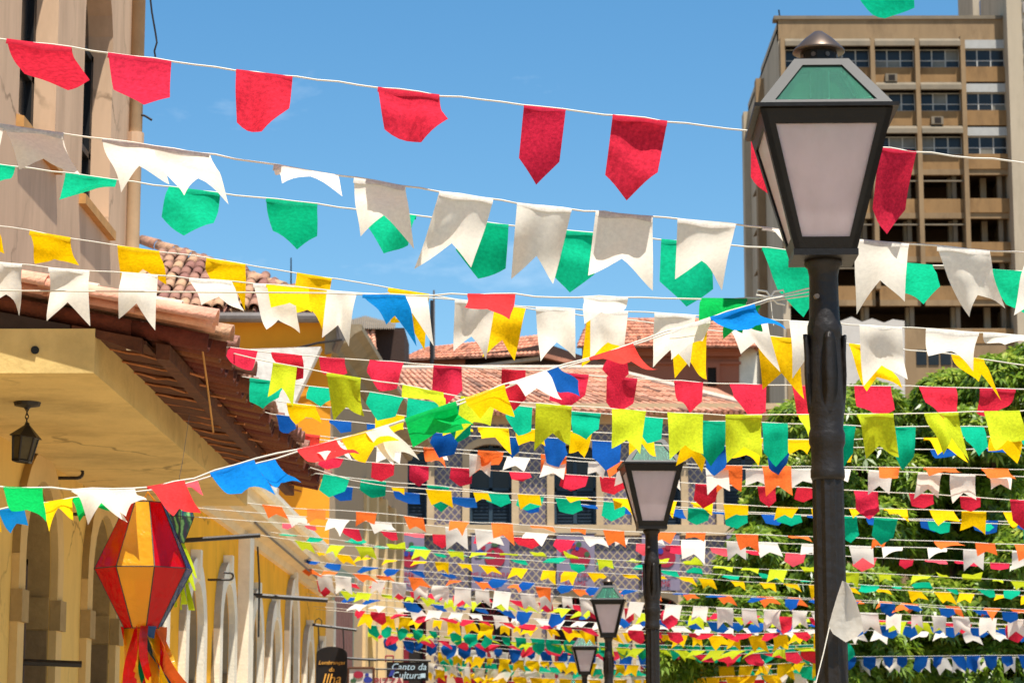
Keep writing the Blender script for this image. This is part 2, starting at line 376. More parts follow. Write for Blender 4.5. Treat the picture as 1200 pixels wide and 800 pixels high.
for i in range(ncol + 1):
    y = PY0 + .02 + i * pit
    for k in range(4):
        x = EX - k * .41 + rng.uniform(-.06, .05) * (1 if k == 0 else .3)
        if i < ncol:
            o = inst('channel_tile', channel, M_tile_under, Vector((x, y + pit / 2 + rng.uniform(-.008, .008), roof_z(x) - .0 + rng.uniform(-.004, .004))), tilt @ tilt_in, porch_roof)
        o = inst('cover_tile', cover, M_tile_old if i else M_tile, Vector((x + .02, y + rng.uniform(-.01, .01), roof_z(x) + .018 + k * .006)), tilt @ tilt_in @ Matrix.Rotation(rng.uniform(-.05, .05), 3, 'Z'), porch_roof)
for k in range(4):                                          # long verge tiles along the near edge
    x = EX + .02 - k * .43
    inst('verge_tile', cover, M_tile, Vector((x, PY0 - .05, roof_z(x) + .052 + k * .008)), tilt @ tilt_in, porch_roof)
    inst('verge_tile', cover, M_mortar, Vector((x - .2, PY0 + .10, roof_z(x - .2) + .10 + k * .006)), tilt @ tilt_in, porch_roof, scale=(1, .8, .8))
nbd = 17; M_pale = mat('pale_batten', srgb(196, 128, 84), .9, .3, 9)
for i in range(nbd):                                        # boards under the tiles, pale laths in the joints
    y0_, y1_ = PY0 + .06 + i * (PY1 - PY0 - .1) / nbd, PY0 + .06 + (i + 1) * (PY1 - PY0 - .1) / nbd - .035
    x0 = SX - .1; x1 = EX - .30 + rng.uniform(-.05, .05); dz = rng.uniform(-.008, .004)
    MB().prism([(x0, y0_, roof_z(x0) - .115 + dz), (x1, y0_, roof_z(x1) - .105 + dz), (x1, y0_, roof_z(x1) - .088), (x0, y0_, roof_z(x0) - .092)], (0, y1_ - y0_, rng.uniform(-.006, .006))).build('soffit_board', M_rafter, porch_roof)
    xs_ = [x0 + (x1 - x0 + .12) * q / 7 for q in range(8)]
    MB().tube([(x, y1_ + .017 + (0 if q < 3 else rng.uniform(-.05, .05)), roof_z(x) - .118 + rng.uniform(-.004, .004)) for q, x in enumerate(xs_)], .0075, 5).build('lath', M_pale, porch_roof)
MB().prism([(SX - .12, PY0 + .01, SZ1), (EX - .36, PY0 + .01, roof_z(EX - .36) - .16), (EX - .36, PY0 + .01, roof_z(EX - .36) - .085), (SX - .12, PY0 + .01, roof_z(SX - .12) - .085)], (0, .05, 0)).build('verge_board', M_rafter, porch_roof)
MB().prism([(-XL, PY0 + .015, SZ1 + .001), (SX - .13, PY0 + .015, SZ1 + .001), (SX - .13, PY0 + .015, roof_z(SX - .13) - .086), (-XL, PY0 + .015, roof_z(-XL) - .086)], (0, .05, 0)).build('gable_infill', mat('sooty_board', srgb(66, 52, 44), .95, .3, 6), porch_roof)  # plain dark brown infill between slab and tiles
MB().prism([(SX - .22, PY0 + .1, SZ1), (SX - .02, PY0 + .1, SZ1), (SX - .02, PY0 + .1, roof_z(SX) - .10), (SX - .22, PY0 + .1, roof_z(SX) - .07)], (0, PY1 - PY0 - .2, 0)).build('wall_plate', M_rafter, porch_roof)
bulb = P(157, 404, 12.12)
MB().tube([bulb - Vector((.035, 0, 0)), bulb + Vector((.03, 0, -.004))], .028, 12).build('junction_cap', M_white, porch_roof)
pl = P(236, 400, 12.1); pl2 = P(250, 506, 12.6)
MB().tube([pl, P(243, 450, 12.3), pl2], .005, 5).build('dangling_cord', M_sill, porch_roof)

# hanging iron lantern under the porch
def small_lantern():
    top = P(32, 473, 13.05); hz = SZ0
    t = thing('porch_lantern', 'small black iron lantern hanging under the ochre porch ceiling', 'lantern', (top.x, top.y, hz))
    x, y = top.x, top.y
    MB().lathe([(.075, -.001), (.07, -.02), (.02, -.03), (.01, -.04)], 14).build('ceiling_rose', M_iron, t).matrix_basis = Matrix.Identity(4)
    ch = MB()
    for i in range(5):
        zc = hz - .035 - i * .022
        an = (i % 2) * math.pi / 2
        ch.tube([(x + .009 * math.cos(a) * math.cos(an), y + .009 * math.cos(a) * math.sin(an), zc + .015 * math.sin(a)) for a in [R(q) for q in range(0, 361, 45)]], .003, 5)
    ch.build('chain', M_iron, t)
    zt = hz - .125; lean = Matrix.Rotation(R(7), 4, 'Y') @ Matrix.Rotation(R(22), 4, 'Z')
    base = Matrix.Translation((x + .005, y, zt)) @ lean @ Matrix.Scale(.66, 4)
    def b(mb, nm, m, par=t):
        o = mb.build(nm, m); o.matrix_basis = base.copy(); attach(o, par); return o
    n = 6
    ring = lambda r, z: [(r * math.cos(2 * math.pi * j / n), r * math.sin(2 * math.pi * j / n), z) for j in range(n)]
    roof = MB(); roof.lathe([(.135, -.105), (.132, -.098), (.02, 0), (.012, .02)], 6); hd = b(roof, 'lantern_roof', M_iron)
    fr = MB(); A, B = ring(.105, -.10), ring(.075, -.30)
    for j in range(n):
        fr.tube([A[j], B[j]], .010, 5); fr.tube([A[j], A[(j + 1) % n]], .010, 5); fr.tube([B[j], B[(j + 1) % n]], .013, 5)
    fr.lathe([(.07, -.305), (.075, -.295)], 6)
    f = b(fr, 'lantern_frame', M_iron)
    gm = mat('smoky_glass', srgb(120, 110, 84), .35, .2, 10, trans=.5)
    for j in range(n):
        k = (j + 1) % n
        b(MB().prism([Vector(A[j]) * .985, Vector(A[k]) * .985, Vector(B[k]) * .985, Vector(B[j]) * .985], (0, 0, -.001)), 'pane', gm, f)
small_lantern()

# ---- building B: long yellow arcade
B_Y0, B_Y1 = A_Y1 + .02, 39.75
bB = thing('yellow_arcade', 'long yellow house with white arched doorways and pale cornice', 'building', (-3.15, 28, gz(28)))
b_ops = [(20.6, .53, .12, EYE + 1.16, .52), (23.15, .53, .1, EYE + 1.02, .5), (25.7, .53, .1, EYE + 1.16, .5), (28.55, .5, .0, EYE + 1.1, .46), (30.75, .53, .0, EYE + 1.04, .5),
         (33.2, .56, -.1, EYE + 1.48, .52), (35.75, .53, -.1, EYE + .98, .5), (38.1, .45, -.15, EYE + .9, .45)]
ZC = EYE + 2.30
arch_wall(MB(), B_Y0, B_Y1, -.5, ZC, b_ops, .5).build('wall', M_yellow, bB)
M_reveal = mat('grey_reveal', srgb(170, 152, 122), .9, .15, 3, .2, 20)
for op in b_ops:
    c, h, s, sp, rise = op
    f = arch_frame(*op, fw=.23, proud=.07).build('arch_frame', M_white, bB)
    MB().prism([(-XL + .003, c - .06, sp + rise + .02), (-XL + .10, c - .06, sp + rise + .02), (-XL + .10, c - .08, sp + rise + .30), (-XL + .003, c - .08, sp + rise + .30)], (0, .14, 0)).build('keystone', M_white, f)
    lining(*op).build('reveal_lining', M_reveal, f)
    MB().box(-XL - .5, -XL - .003, c + h - .03, c + h + .02, sp - .62, sp - .42).build('impost_block', M_stone, f)
    MB().box(-XL - .48, -XL - .43, c - h - .1, c + h + .1, s, sp + rise + .1).build('door', M_wood, bB)
for y0, y1 in ((27.0, 27.42), (39.3, 39.78)):
    MB().box(-XL - .02, -XL + .13, y0, y1, -.5, ZC - .02).build('pilaster', M_white, bB)
cor = MB()
prof = [(0, 0), (.08, .02), (.10, .10), (.20, .14), (.22, .22), (.30, .25), (.30, .33), (0, .36)]
cor.prism([(-XL - .03 + a, B_Y0 + .02, ZC - .05 + b) for a, b in prof], (0, B_Y1 - B_Y0, 0))
cor.build('cornice', M_parapet, bB)
MB().box(-XL - .4, -XL + .02, B_Y0, B_Y1, ZC, EYE + 2.96).build('parapet', M_parapet, bB)
MB().prism([(-XL - .42 + a, B_Y0 + .01, EYE + 2.93 + b) for a, b in ((0, 0), (.52, 0), (.56, .06), (.56, .12), (0, .14))], (0, B_Y1 - B_Y0, 0)).build('parapet_coping', M_white, bB)
MB().box(-9.0, -XL - .3, B_Y0, B_Y1, EYE + 2.2, EYE + 2.3).build('flat_roof', M_taupe, bB)
def wall_rod(x_px0, y_px0, x_px1, y_px1, Y, parent):
    MB().tube([P(x_px0, y_px0, Y), P(x_px1, y_px1, Y + .05)], .022 * Y / 22, 6).build('iron_rod', M_iron, parent)
wall_rod(214, 633, 305, 627, 22.6, bB); wall_rod(296, 697, 384, 703, 28.2, bB)
hook(24.4, EYE + 1.62, bB, ln=.22)
MB().tube([P(302, 640, 28.2), P(304, 680, 28.25), P(303, 746, 28.2)], .012, 5).build('chain', M_iron, bB)
MB().tube([P(242, 688, 24.9), P(247, 740, 24.85), P(249, 800, 24.8)], .02, 5).build('pole_bracket', M_stone, bB)
# conduit stuck to the cornice
MB().tube([P(278, 612, 26.9) + Vector((.2, 0, 0)), P(300, 632, 28.9) + Vector((.2, 0, 0)), P(345, 668, 33.6) + Vector((.2, 0, 0)), P(380, 697, 38.6) + Vector((.2, 0, 0))], .014, 5).build('cable', M_gutter, bB)
# whitewashed gable fragment standing on the roof of B
wp = [P(288, 409, 39.2), P(376, 406, 39.2), P(346, 470, 39.2), P(330, 520, 39.2), P(322, 600, 39.2), P(300, 600, 39.2)]
bWash = MB().prism(wp, (0, .3, 0)).build('gable_wall', M_wash, bB)

# ---- building C: orange gable, grey moulding, tall windows
cY0, cY1 = 40.0, 55.5
cA = Vector((-3.17, cY0, 0)); cB = Vector((-2.60, cY1, 0))
bC = thing('orange_house', 'orange and taupe house with mossy clay roof behind the yellow arcade', 'building', (-3.2, 44, gz(44)))
gt = P(300, 378, cY0).z
MB().box(-9, cA.x, cY0, cY0 + .4, -.6, gt + .02).build('gable_wall', M_orange, bC)
dirC = (cB - cA).normalized(); nC = Vector((dirC.y, -dirC.x, 0))
def C(s, z, d=0.): return cA + dirC * s + nC * d + Vector((0, 0, z))
LC = (cB - cA).length
def cbox(s0, s1, z0, z1, d0, d1): return MB().prism([C(s0, z0, d0), C(s0, z0, d1), C(s0, z1, d1), C(s0, z1, d0)], C(s1, z0, d0) - C(s0, z0, d0))
zsof = gt - .55
cbox(.0, 5.6, -.6, zsof, -.4, 0).build('street_wall', M_taupe, bC)
cbox(5.6, LC, -.6, 1.6, -.4, 0).build('street_wall', M_taupe, bC)
cbox(5.6, LC, 6.6, zsof, -.4, -.002).build('street_wall', M_taupe, bC)
M_creamC = mat('cream_pier', srgb(226, 194, 142), .9, .1, 3, .2, 20)
M_shut = mat('pale_grey_shutter', srgb(176, 172, 158), .7, .12, 4)
nb = 5; bw = (LC - 5.6) / nb
for i in range(nb):
    s0 = 5.6 + i * bw
    cbox(s0, s0 + .42, 1.6, 6.6, -.4, .06).build('pier', M_creamC, bC)
    if i < 2:
        w_ = cbox(s0 + .42, s0 + bw, 1.6, 6.6, -.22, -.16).build('shutter', M_shut, bC)
        for j in range(5):
            ss = s0 + .5 + j * (bw - .55) / 5
            cbox(ss, ss + .07, 1.7, 6.5, -.16, -.10).build('slat', M_white, w_)
    else:
        cbox(s0 + .42, s0 + bw, 1.6, 6.6, -.32, -.28).build('window', M_glassdark, bC)
        cbox(s0 + .42, s0 + bw, 3.95, 4.15, -.3, -.05).build('transom', M_creamC, bC)
cor = MB().prism([C(-.1, zsof + b, a - .1) for a, b in ((0, 0), (.18, .04), (.22, .14), (.36, .2), (.5, .34), (.62, .40), (.62, .50), (0, .52))], C(LC + .2, 0, 0) - C(0, 0, 0))
cor.build('cornice', mat('grey_moulding', srgb(150, 134, 108), .9, .2, 3, .3, 20, stain=.5, stain_c=srgb(90, 80, 66)), bC)
# roof of C
rx = Matrix.Rotation(math.pi / 2, 3, 'Z')
slope = 0.52
eY, eZ = cY0 - .25, gt + .12
under = MB().add([(-9, eY + .1, eZ - .02), (-2.95, eY + .1, eZ - .02), (-6.6, eY + 3.4, eZ - .02 + 3.3 * slope), (-9, eY + 3.4, eZ - .02 + 3.3 * slope)], [(0, 1, 2, 3)])
under.add([(-2.95, eY + .1, eZ - .02), (-6.6, eY + 3.4, eZ - .02 + 3.3 * slope), (-6.0, 56, eZ + 1.7), (-2.2, 56, eZ)], [(0, 3, 2, 1)])
roofC = under.build('roof', M_tile_old, bC)
tC = Matrix.Rotation(math.pi / 2, 3, 'Z'); pitchC = Matrix.Rotation(math.atan(slope), 3, 'X')
coverC = half_tile(.105, .088, .46); chanC = half_tile(.10, .085, .46, up=-1)
for i in range(18):
    x = -6.45 + i * .2
    for k in range(9):
        s_ = k * .36
        if x > -2.98 - s_ * 1.05 + .05: continue
        y = eY + s_ * math.cos(math.atan(slope)); z = eZ + s_ * math.sin(math.atan(slope))
        inst('cover_tile', coverC, M_tile_old, Vector((x + rng.uniform(-.012, .012), y, z + .07 + k * .004)), pitchC @ tC @ Matrix.Rotation(rng.uniform(-.06, .06), 3, 'Z'), roofC)
        inst('channel_tile', chanC, M_tile_old, Vector((x + .1, y - .03, z + .06)), pitchC @ tC, roofC)
for k in range(11):
    t_ = k / 10; a = Vector((-2.98, eY + .1, eZ + .10)).lerp(Vector((-6.6, eY + 3.4, eZ + .14 + 3.3 * slope)), t_)
    dirv = (Vector((-6.6, eY + 3.4, eZ + 3.3 * slope)) - Vector((-2.98, eY + .1, eZ))).normalized()
    q = Vector((1, 0, 0)).rotation_difference(dirv).to_matrix()
    inst('hip_tile', coverC, M_tile_old, a, q, roofC, scale=(1.1, 1.1, 1.1))
gm_ = MB().tube([(-8, eY - .05, eZ - .07), (-2.95, eY - .05, eZ - .09)], .085, 10); gut = gm_.build('gutter', M_gutter, bC)
MB().tube([(-3.02, eY - .05, eZ - .1), (-3.0, eY, eZ - .45), (-3.1, eY + .2, eZ - .6)], .07, 8).build('downpipe', M_gutter, bC)
MB().tube([P(262, 385, 39.8), P(263, 400, 39.8)], .02, 5).build('gutter_hook', M_iron, bC)
MB().tube([P(340, 410, 39.7), P(372, 402, 39.7), P(401, 398, 39.6)], .022, 5).build('cable', M_iron, bC)
MB().tube([P(341, 372, 42), P(341, 302, 42)], [.02, .012], 5).build('antenna_rod', M_iron, bC)
# shop grille at the foot of C
gr = cbox(.1, 3.6, 1.9, 4.6, .0, .05).build('shop_fascia', mat('grey_green_paint', srgb(128, 140, 120), .6, .15, 3), bC)
M_gr = mat('red_brown_grille', srgb(120, 84, 78), .6, .2, 4)
for j in range(10):
    ss = .5 + j * .27; cbox(ss, ss + .12, 2.5, 4.1, .05, .09).build('grille_bar', M_gr, gr)

# ---- building D: azulejo-fronted town house closing the street
DY = 64.0
def DX(px): return P(px, 560, DY).x
def DZ(py): return P(640, py, DY).z
def azulejo():
    m = bpy.data.materials.new('azulejo_tile'); m.use_nodes = True
    n = m.node_tree.nodes; l = m.node_tree.links.new; b = n['Principled BSDF']; b.inputs['Roughness'].default_value = .35
    t = n.new('ShaderNodeTexCoord'); sx = n.new('ShaderNodeSeparateXYZ'); l(t.outputs['Object'], sx.inputs[0])
    def mth(op, a, bb=None):
        k = n.new('ShaderNodeMath'); k.operation = op
        for i, v in enumerate((a, bb)):
            if v is None: continue
            if isinstance(v, (int, float)): k.inputs[i].default_value = v
            else: l(v, k.inputs[i])
        return k.outputs[0]
    S = 1 / .205
    u = mth('MULTIPLY', mth('ADD', sx.outputs[0], mth('MULTIPLY', sx.outputs[2], .88)), S)
    v = mth('MULTIPLY', mth('SUBTRACT', sx.outputs[0], mth('MULTIPLY', sx.outputs[2], .88)), S)
    def line(q, wd):
        fr = mth('FRACT', q); d = mth('ABSOLUTE', mth('SUBTRACT', fr, .5)); return mth('GREATER_THAN', d, .5 - wd)
    ln = mth('MAXIMUM', line(u, .075), line(v, .075))
    def diam(q): return mth('ABSOLUTE', mth('SUBTRACT', mth('FRACT', q), .5))
    cen = mth('LESS_THAN', mth('MAXIMUM', diam(u), diam(v)), .17)
    nz = n.new('ShaderNodeTexNoise'); nz.inputs['Scale'].default_value = 1.1; nz.inputs['Detail'].default_value = 7; l(t.outputs['Object'], nz.inputs['Vector'])
    c1 = n.new('ShaderNodeMixRGB'); c1.inputs[1].default_value = (*srgb(84, 76, 92), 1); c1.inputs[2].default_value = (*srgb(116, 106, 116), 1); l(nz.outputs[0], c1.inputs[0])
    c2 = n.new('ShaderNodeMixRGB'); c2.inputs[2].default_value = (*srgb(92, 84, 106), 1); l(cen, c2.inputs[0]); l(c1.outputs[0], c2.inputs[1])
    c3 = n.new('ShaderNodeMixRGB'); c3.inputs[2].default_value = (*srgb(178, 158, 124), 1); l(ln, c3.inputs[0]); l(c2.outputs[0], c3.inputs[1])
    l(c3.outputs[0], b.inputs['Base Color'])
    return m
M_az = azulejo()
M_trim = mat('tan_stone_trim', srgb(196, 170, 134), .9, .15, 2, .2, 20, stain=.4, stain_c=srgb(130, 108, 84))
M_bluegrey = mat('blue_grey_joinery', srgb(46, 66, 80), .6, .2, 3)
M_louver = mat('dark_blue_shutter', srgb(26, 44, 58), .6, .2, 3)
bD = thing('tiled_townhouse', 'grey violet tiled town house with arched windows closing the street', 'building', (1.5, DY, gz(DY)))
x0, x1 = DX(436), DX(935)
zt = DZ(497); zmid = DZ(622)
wcs = [DX(476), DX(575), DX(674), DX(773), DX(872)]
HW = .56
# wall with openings in plane Y = DY facing the camera
def wall_xz(mb, y, xa, xb, z0, z1, ops, t, n=10):
    def q(*p): mb.add(p, [tuple(range(len(p)))])
    cur = xa
    for (c, h, s, sp, rise) in sorted(ops):
        q((cur, y, z0), (c - h, y, z0), (c - h, y, z1), (cur, y, z1))
        if s > z0: q((c - h, y, z0), (c + h, y, z0), (c + h, y, s), (c - h, y, s))
        pts = [(c - h * math.cos(math.pi * i / n), sp + rise * math.sin(math.pi * i / n)) for i in range(n + 1)]
        for a, b in zip(pts, pts[1:]): q((a[0], y, a[1]), (b[0], y, b[1]), (b[0], y, z1), (a[0], y, z1))
        ring = [(c - h, s)] + pts + [(c + h, s)]
        for a, b in zip(ring, ring[1:] + ring[:1]): q((a[0], y, a[1]), (b[0], y, b[1]), (b[0], y + t, b[1]), (a[0], y + t, a[1]))
        cur = c + h
    q((cur, y, z0), (xb, y, z0), (xb, y, z1), (cur, y, z1))
    return mb
zspr = DZ(532); zsill = DZ(616)
up_ops = [(c, HW, zsill, zspr, .26) for c in wcs]
wall_xz(MB(), DY, x0, x1, zmid, zt, up_ops, .45).build('upper_wall', M_az, bD)
lsp = DZ(722); lz0 = gz(DY)
lo_ops = [(c, HW, lz0 + .3, lsp, .50) for c in wcs]
wall_xz(MB(), DY, x0, x1, lz0 - .3, zmid, lo_ops, .45).build('lower_wall', M_az, bD)
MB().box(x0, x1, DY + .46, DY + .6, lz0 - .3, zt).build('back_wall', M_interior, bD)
def frame_xz(c, h, s, sp, rise, fw, proud=.1, n=10):
    mb = MB(); H = h + fw
    inn = [(c - h, s)] + [(c - h * math.cos(math.pi * i / n), sp + rise * math.sin(math.pi * i / n)) for i in range(n + 1)] + [(c + h, s)]
    out = [(c - H, s)] + [(c - H * math.cos(math.pi * i / n), sp + (rise + fw) * math.sin(math.pi * i / n)) for i in range(n + 1)] + [(c + H, s)]
    for i in range(len(inn) - 1):
        a, b, d, e = inn[i], inn[i + 1], out[i + 1], out[i]
        v = [(p[0], y, p[1]) for y in (DY - proud, DY + .05) for p in (a, b, d, e)]
        mb.add(v, [(0, 1, 2, 3), (3, 2, 6, 7), (0, 4, 5, 1)])
    return mb
for k, op in enumerate(up_ops):
    c, h, s, sp, rise = op
    frame_xz(*op, fw=.19).build('window_surround', M_trim, bD)
    wn = MB()
    for (xa, xb, za, zb) in ((c - h, c - h + .07, s, sp + .1), (c + h - .07, c + h, s, sp + .1), (c - .05, c + .05, s, sp + rise), (c - h, c + h, sp - .12, sp - .03), (c - h, c + h, s + .95, s + 1.03), (c - h, c + h, s, s + .08)):
        wn.box(xa, xb, DY + .2, DY + .27, za, zb)
    wo_ = wn.build('window', M_bluegrey, bD)
    for sgn in (-1, 1):
        xa, xb = (c - h + .07, c - .05) if sgn < 0 else (c + .05, c + h - .07)
        MB().box(xa, xb, DY + .26, DY + .28, s + 1.03, sp + .2).build('pane', M_glassdark, wo_)
        lv = MB().box(xa, xb, DY + .25, DY + .28, s + .08, s + .95)
        for j in range(9): lv.box(xa + .02, xb - .02, DY + .215, DY + .25, s + .12 + j * .092, s + .17 + j * .092)
        lv.build('louvre', M_louver, wo_)
MB().box(x0, x1 + .1, DY - .14, DY + .01, zmid - .12, zmid + .16).build('storey_band', M_trim, bD)
fz = MB(); fz.box(x0, x1, DY - .08, DY + .3, zt, zt + .22); fz.box(x0, x1 + .05, DY - .2, DY + .3, zt + .22, zt + .36); fz.box(x0, x1 + .1, DY - .34, DY + .3, zt + .36, zt + .52)
fz.build('cornice', M_trim, bD)
M_redfan = mat('dark_red_joinery', srgb(128, 30, 40), .6, .25, 4)
for op in lo_ops:
    c, h, s, sp, rise = op
    frame_xz(*op, fw=.2).build('door_surround', M_trim, bD)
    d = MB().box(c - h, c + h, DY + .3, DY + .36, s, sp + .02).build('door', M_redfan, bD)
    fan = MB()
    for i in range(1, 6):
        a = math.pi * i / 6; fan.prism([(c - .02, DY + .24, sp), (c + .02, DY + .24, sp), (c + h * math.cos(a) + .02, DY + .24, sp + rise * math.sin(a)), (c + h * math.cos(a) - .02, DY + .24, sp + rise * math.sin(a))], (0, .05, 0))
    fan.build('fanlight', M_redfan, bD)
    for i in range(2): MB().box(c - h + .1 + i * h, c + i * h - .1, DY + .27, DY + .30, s + 1.2, sp - .1).build('door_panel', M_interior, d)
for a, b in zip(wcs, wcs[1:]):
    m_ = (a + b) / 2; MB().box(m_ - .22, m_ + .22, DY - .1, DY + .02, lz0 - .3, DZ(700)).build('pier', M_trim, bD)
# roof of D
def tiled_plane(A, B, Cc, D, nc, nr, r, m, name, parent, seed=1, wob=.02):
    """rows of barrel covers over the quad A (eave left) B (eave right) Cc (ridge right) D (ridge left); real relief, one mesh"""
    A, B, Cc, D = map(Vector, (A, B, Cc, D)); rg = random.Random(seed); mb = MB(); tones = []
    MB().add([A, B, Cc, D], [(0, 1, 2, 3)]).build(name + '_bed', M_bed, parent)
    nrm = (B - A).cross(D - A).normalized()
    if nrm.z < 0: nrm = -nrm
    side = (B - A).normalized()
    for i in range(nc):
        u = (i + .5) / nc
        e = A.lerp(B, u); t = D.lerp(Cc, u); s = t - e
        for k in range(nr):
            p0 = e + s * (k / nr) + nrm * (.02 + rg.uniform(-.3, .3) * wob) + side * rg.uniform(-wob, wob); p1 = e + s * ((k + 1.12) / nr) + nrm * (.005)
            vs = []
            for p, rr in ((p0, r), (p1, r * .8)):
                for j in range(5):
                    a = math.pi * j / 4; vs.append(p + side * rr * math.cos(a) + nrm * rr * math.sin(a))
            mb.add(vs, [(j, j + 1, 6 + j, 5 + j) for j in range(4)] + [(0, 4, 3, 2, 1)])
            g_ = rg.uniform(.72, 1.12) if rg.random() > .12 else rg.uniform(.35, .65); h_ = rg.uniform(-.06, .06); tones += [g_ + h_, g_, g_ - h_, 1] * 10
    o = mb.build(name, m, parent)
    at = o.data.attributes.new('tone', 'FLOAT_COLOR', 'POINT'); at.data.foreach_set('color', tones)
    return o
def rtile(name, c, st, s2):
    m = mat(name, c, .9, .25, 5, .3, 30, stain=st, stain_c=s2, stain_scale=1.6); n = m.node_tree.nodes; l = m.node_tree.links.new
    b = n['Principled BSDF']; src = b.inputs['Base Color'].links[0].from_socket
    at = n.new('ShaderNodeAttribute'); at.attribute_name = 'tone'; mu = n.new('ShaderNodeMixRGB'); mu.blend_type = 'MULTIPLY'; mu.inputs[0].default_value = 1
    l(src, mu.inputs[1]); l(at.outputs['Color'], mu.inputs[2]); l(mu.outputs[0], b.inputs['Base Color']); return m
M_tile_plain = mat('plain_clay_tile', srgb(196, 132, 104), .9, .35, 4, .3, 30, stain=.6, stain_c=srgb(110, 70, 54))
M_tileD = rtile('sunlit_clay_tile', srgb(220, 160, 130), .5, srgb(156, 100, 76))  # salmon clay colour, paler than the weathered tile
M_tileE = rtile('weathered_clay_tile', srgb(206, 138, 108), .65, srgb(120, 72, 56))
er = [P(432, 492, DY - .5), P(905, 498, DY - .5)]
ez = DZ(487)
EL, ER = Vector((P(434, 487, DY - .6).x, DY - .6, ez)), Vector((P(900, 487, DY - .6).x, DY - .6, ez))
rz = P(640, 434, DY + 3.4).z
RL = Vector((P(420, 436, DY + 3.4).x, DY + 3.4, rz)); RM = Vector((P(706, 434, DY + 3.4).x, DY + 3.4, rz))
roofD = tiled_plane(EL, ER, RM, RL, 48, 9, .066, M_tileD, 'roof', bD, 3)
roofD['kind'] = 'stuff'
cap = MB().tube([RL + Vector((0, 0, .06)), RM + Vector((0, 0, .06)), RM.lerp(ER, .97) + Vector((0, 0, .08))], .10, 8); cap.build('ridge_mortar', M_mortar, roofD)
MB().add([ER, RM, RM + Vector((3.5, 3.5, 0)), ER + Vector((0, 9, 0))], [(0, 1, 2, 3)]).build('roof_flank', M_tile_plain, bD)
tg = MB()
for i in range(70):
    x = EL.x + (ER.x - EL.x) * (i + .5) / 70
    tg.tube([(x, DY - .64, ez - .03), (x, DY - .3, ez + .05)], .055, 6)
tg.build('eave_tiles', M_tile_plain, bD)['kind'] = 'stuff'

# banners hung on D
M_ban = mat('lilac_banner', srgb(132, 122, 140), .8, .08, 4)
M_bred = mat('banner_red', srgb(156, 34, 56), .8, .1, 6); M_bblue = mat('banner_blue', srgb(50, 58, 140), .8, .1, 6); M_bgrn = mat('banner_green', srgb(60, 90, 60), .8, .1, 6)
words = [('LUME', 'CULTURA'), ('ME CULTURA', 'LUME'), ('CULTURA', 'NOME'), ('ME CULTURA', 'LUME'), ('CULTURA', 'LUME')]
where = ['leftmost, beside the taupe wall', 'second from the left, under the arched window', 'third from the left', 'fourth from the left, behind the second lamp', 'rightmost, beside the tree']
for k, c in enumerate(wcs):
    za, zb = DZ(692), DZ(626)
    yb = DY - .2
    t = thing('banner', 'lilac festival banner with a red disc emblem, ' + where[k], 'banner', (c, yb, za), 'festival banners on the tiled facade')
    cl = MB(); nx, nz_ = 8, 10
    for j in range(nz_ + 1):
        for i in range(nx + 1):
            u, v = i / nx, j / nz_
            cl.v.append((c - .5 + u, yb + .015 * math.sin(u * 9 + k) * (1 - v), za + (zb - za) * v))
    for j in range(nz_):
        for i in range(nx): a = j * (nx + 1) + i; cl.f.append((a, a + 1, a + nx + 2, a + nx + 1))
    cl.build('cloth', M_ban, t)
    rb = random.Random(k)
    MB().prism([(c + .12 + .27 * math.cos(2 * math.pi * j / 18), yb - .03, zb - .62 + .27 * math.sin(2 * math.pi * j / 18)) for j in range(18)], (0, .012, 0)).build('emblem_disc', M_bred, t)
    for q in range(7):
        cx_, cz_, r_ = c - .36 + rb.random() * .66, zb - .16 - rb.random() * .4, .04 + rb.random() * .06
        MB().prism([(cx_ + r_ * math.cos(2 * math.pi * j / 10), yb - .036 - .002 * q, cz_ + r_ * math.sin(2 * math.pi * j / 10)) for j in range(10)], (0, .01, 0)).build('emblem_flower', (M_bblue, M_bred, M_bgrn)[q % 3], t)
    for q, wd in enumerate(words[k]):
        me = text_mesh(wd, .2 if len(wd) < 9 else .17)
        inst('lettering', me, M_bred, Vector((c, yb - .03, zb - 1.08 - .24 * q)), ROT_FACE, t)
    MB().tube([(c - .55, yb, zb + .01), (c + .55, yb, zb + .01)], .02, 6).build('banner_rod', M_iron, t)

# ---- roofs and walls further back
def gable_poly(pxs, Y, depth, name, m, parent): return MB().prism([P(a, b, Y) for a, b in pxs], (0, depth, 0)).build(name, m, parent)
M_redwall = mat('red_brown_plaster', srgb(176, 108, 82), .9, .25, 1.2, .3, 12, stain=.55, stain_c=srgb(110, 74, 60))
M_black = mat('blackened_plaster', srgb(74, 56, 48), .95, .35, 1.2, .4, 10, stain=.6, stain_c=srgb(34, 28, 26))
EYd = 84.0
bE = thing('red_walled_hall', 'weathered red walled hall with clay roof behind the tiled town house', 'building', (P(780, 480, EYd).x, EYd, -1))
gable_poly([(684, 520), (866, 520), (866, 404), (684, 404)], EYd, 6, 'wall', M_redwall, bE)
gable_poly([(866.3, 520), (887, 520), (887, 407), (866.3, 404)], EYd + .1, 5.8, 'corner_pilaster', M_white, bE)
cz = MB()
for (ya, yb, d) in ((412, 418, .25), (404, 412, .5), (424, 427, .12)):
    a, b = P(682, yb, EYd), P(868, ya, EYd); cz.box(a.x, b.x, EYd - d, EYd - .004, a.z, b.z)
cz.build('cornice', M_redwall, bE)
a, b = P(829, 452, EYd), P(839, 431, EYd)
wE = MB().box(a.x, b.x, EYd - .06, EYd - .01, a.z, b.z).build('window', M_interior, bE)
ws = MB(); ws.box(a.x - .12, a.x, EYd - .14, EYd, a.z, b.z + .15); ws.box(b.x, b.x + .12, EYd - .14, EYd, a.z, b.z + .15); ws.box(a.x, b.x, EYd - .14, EYd, b.z, b.z + .15); ws.build('window_frame', M_redwall, wE)
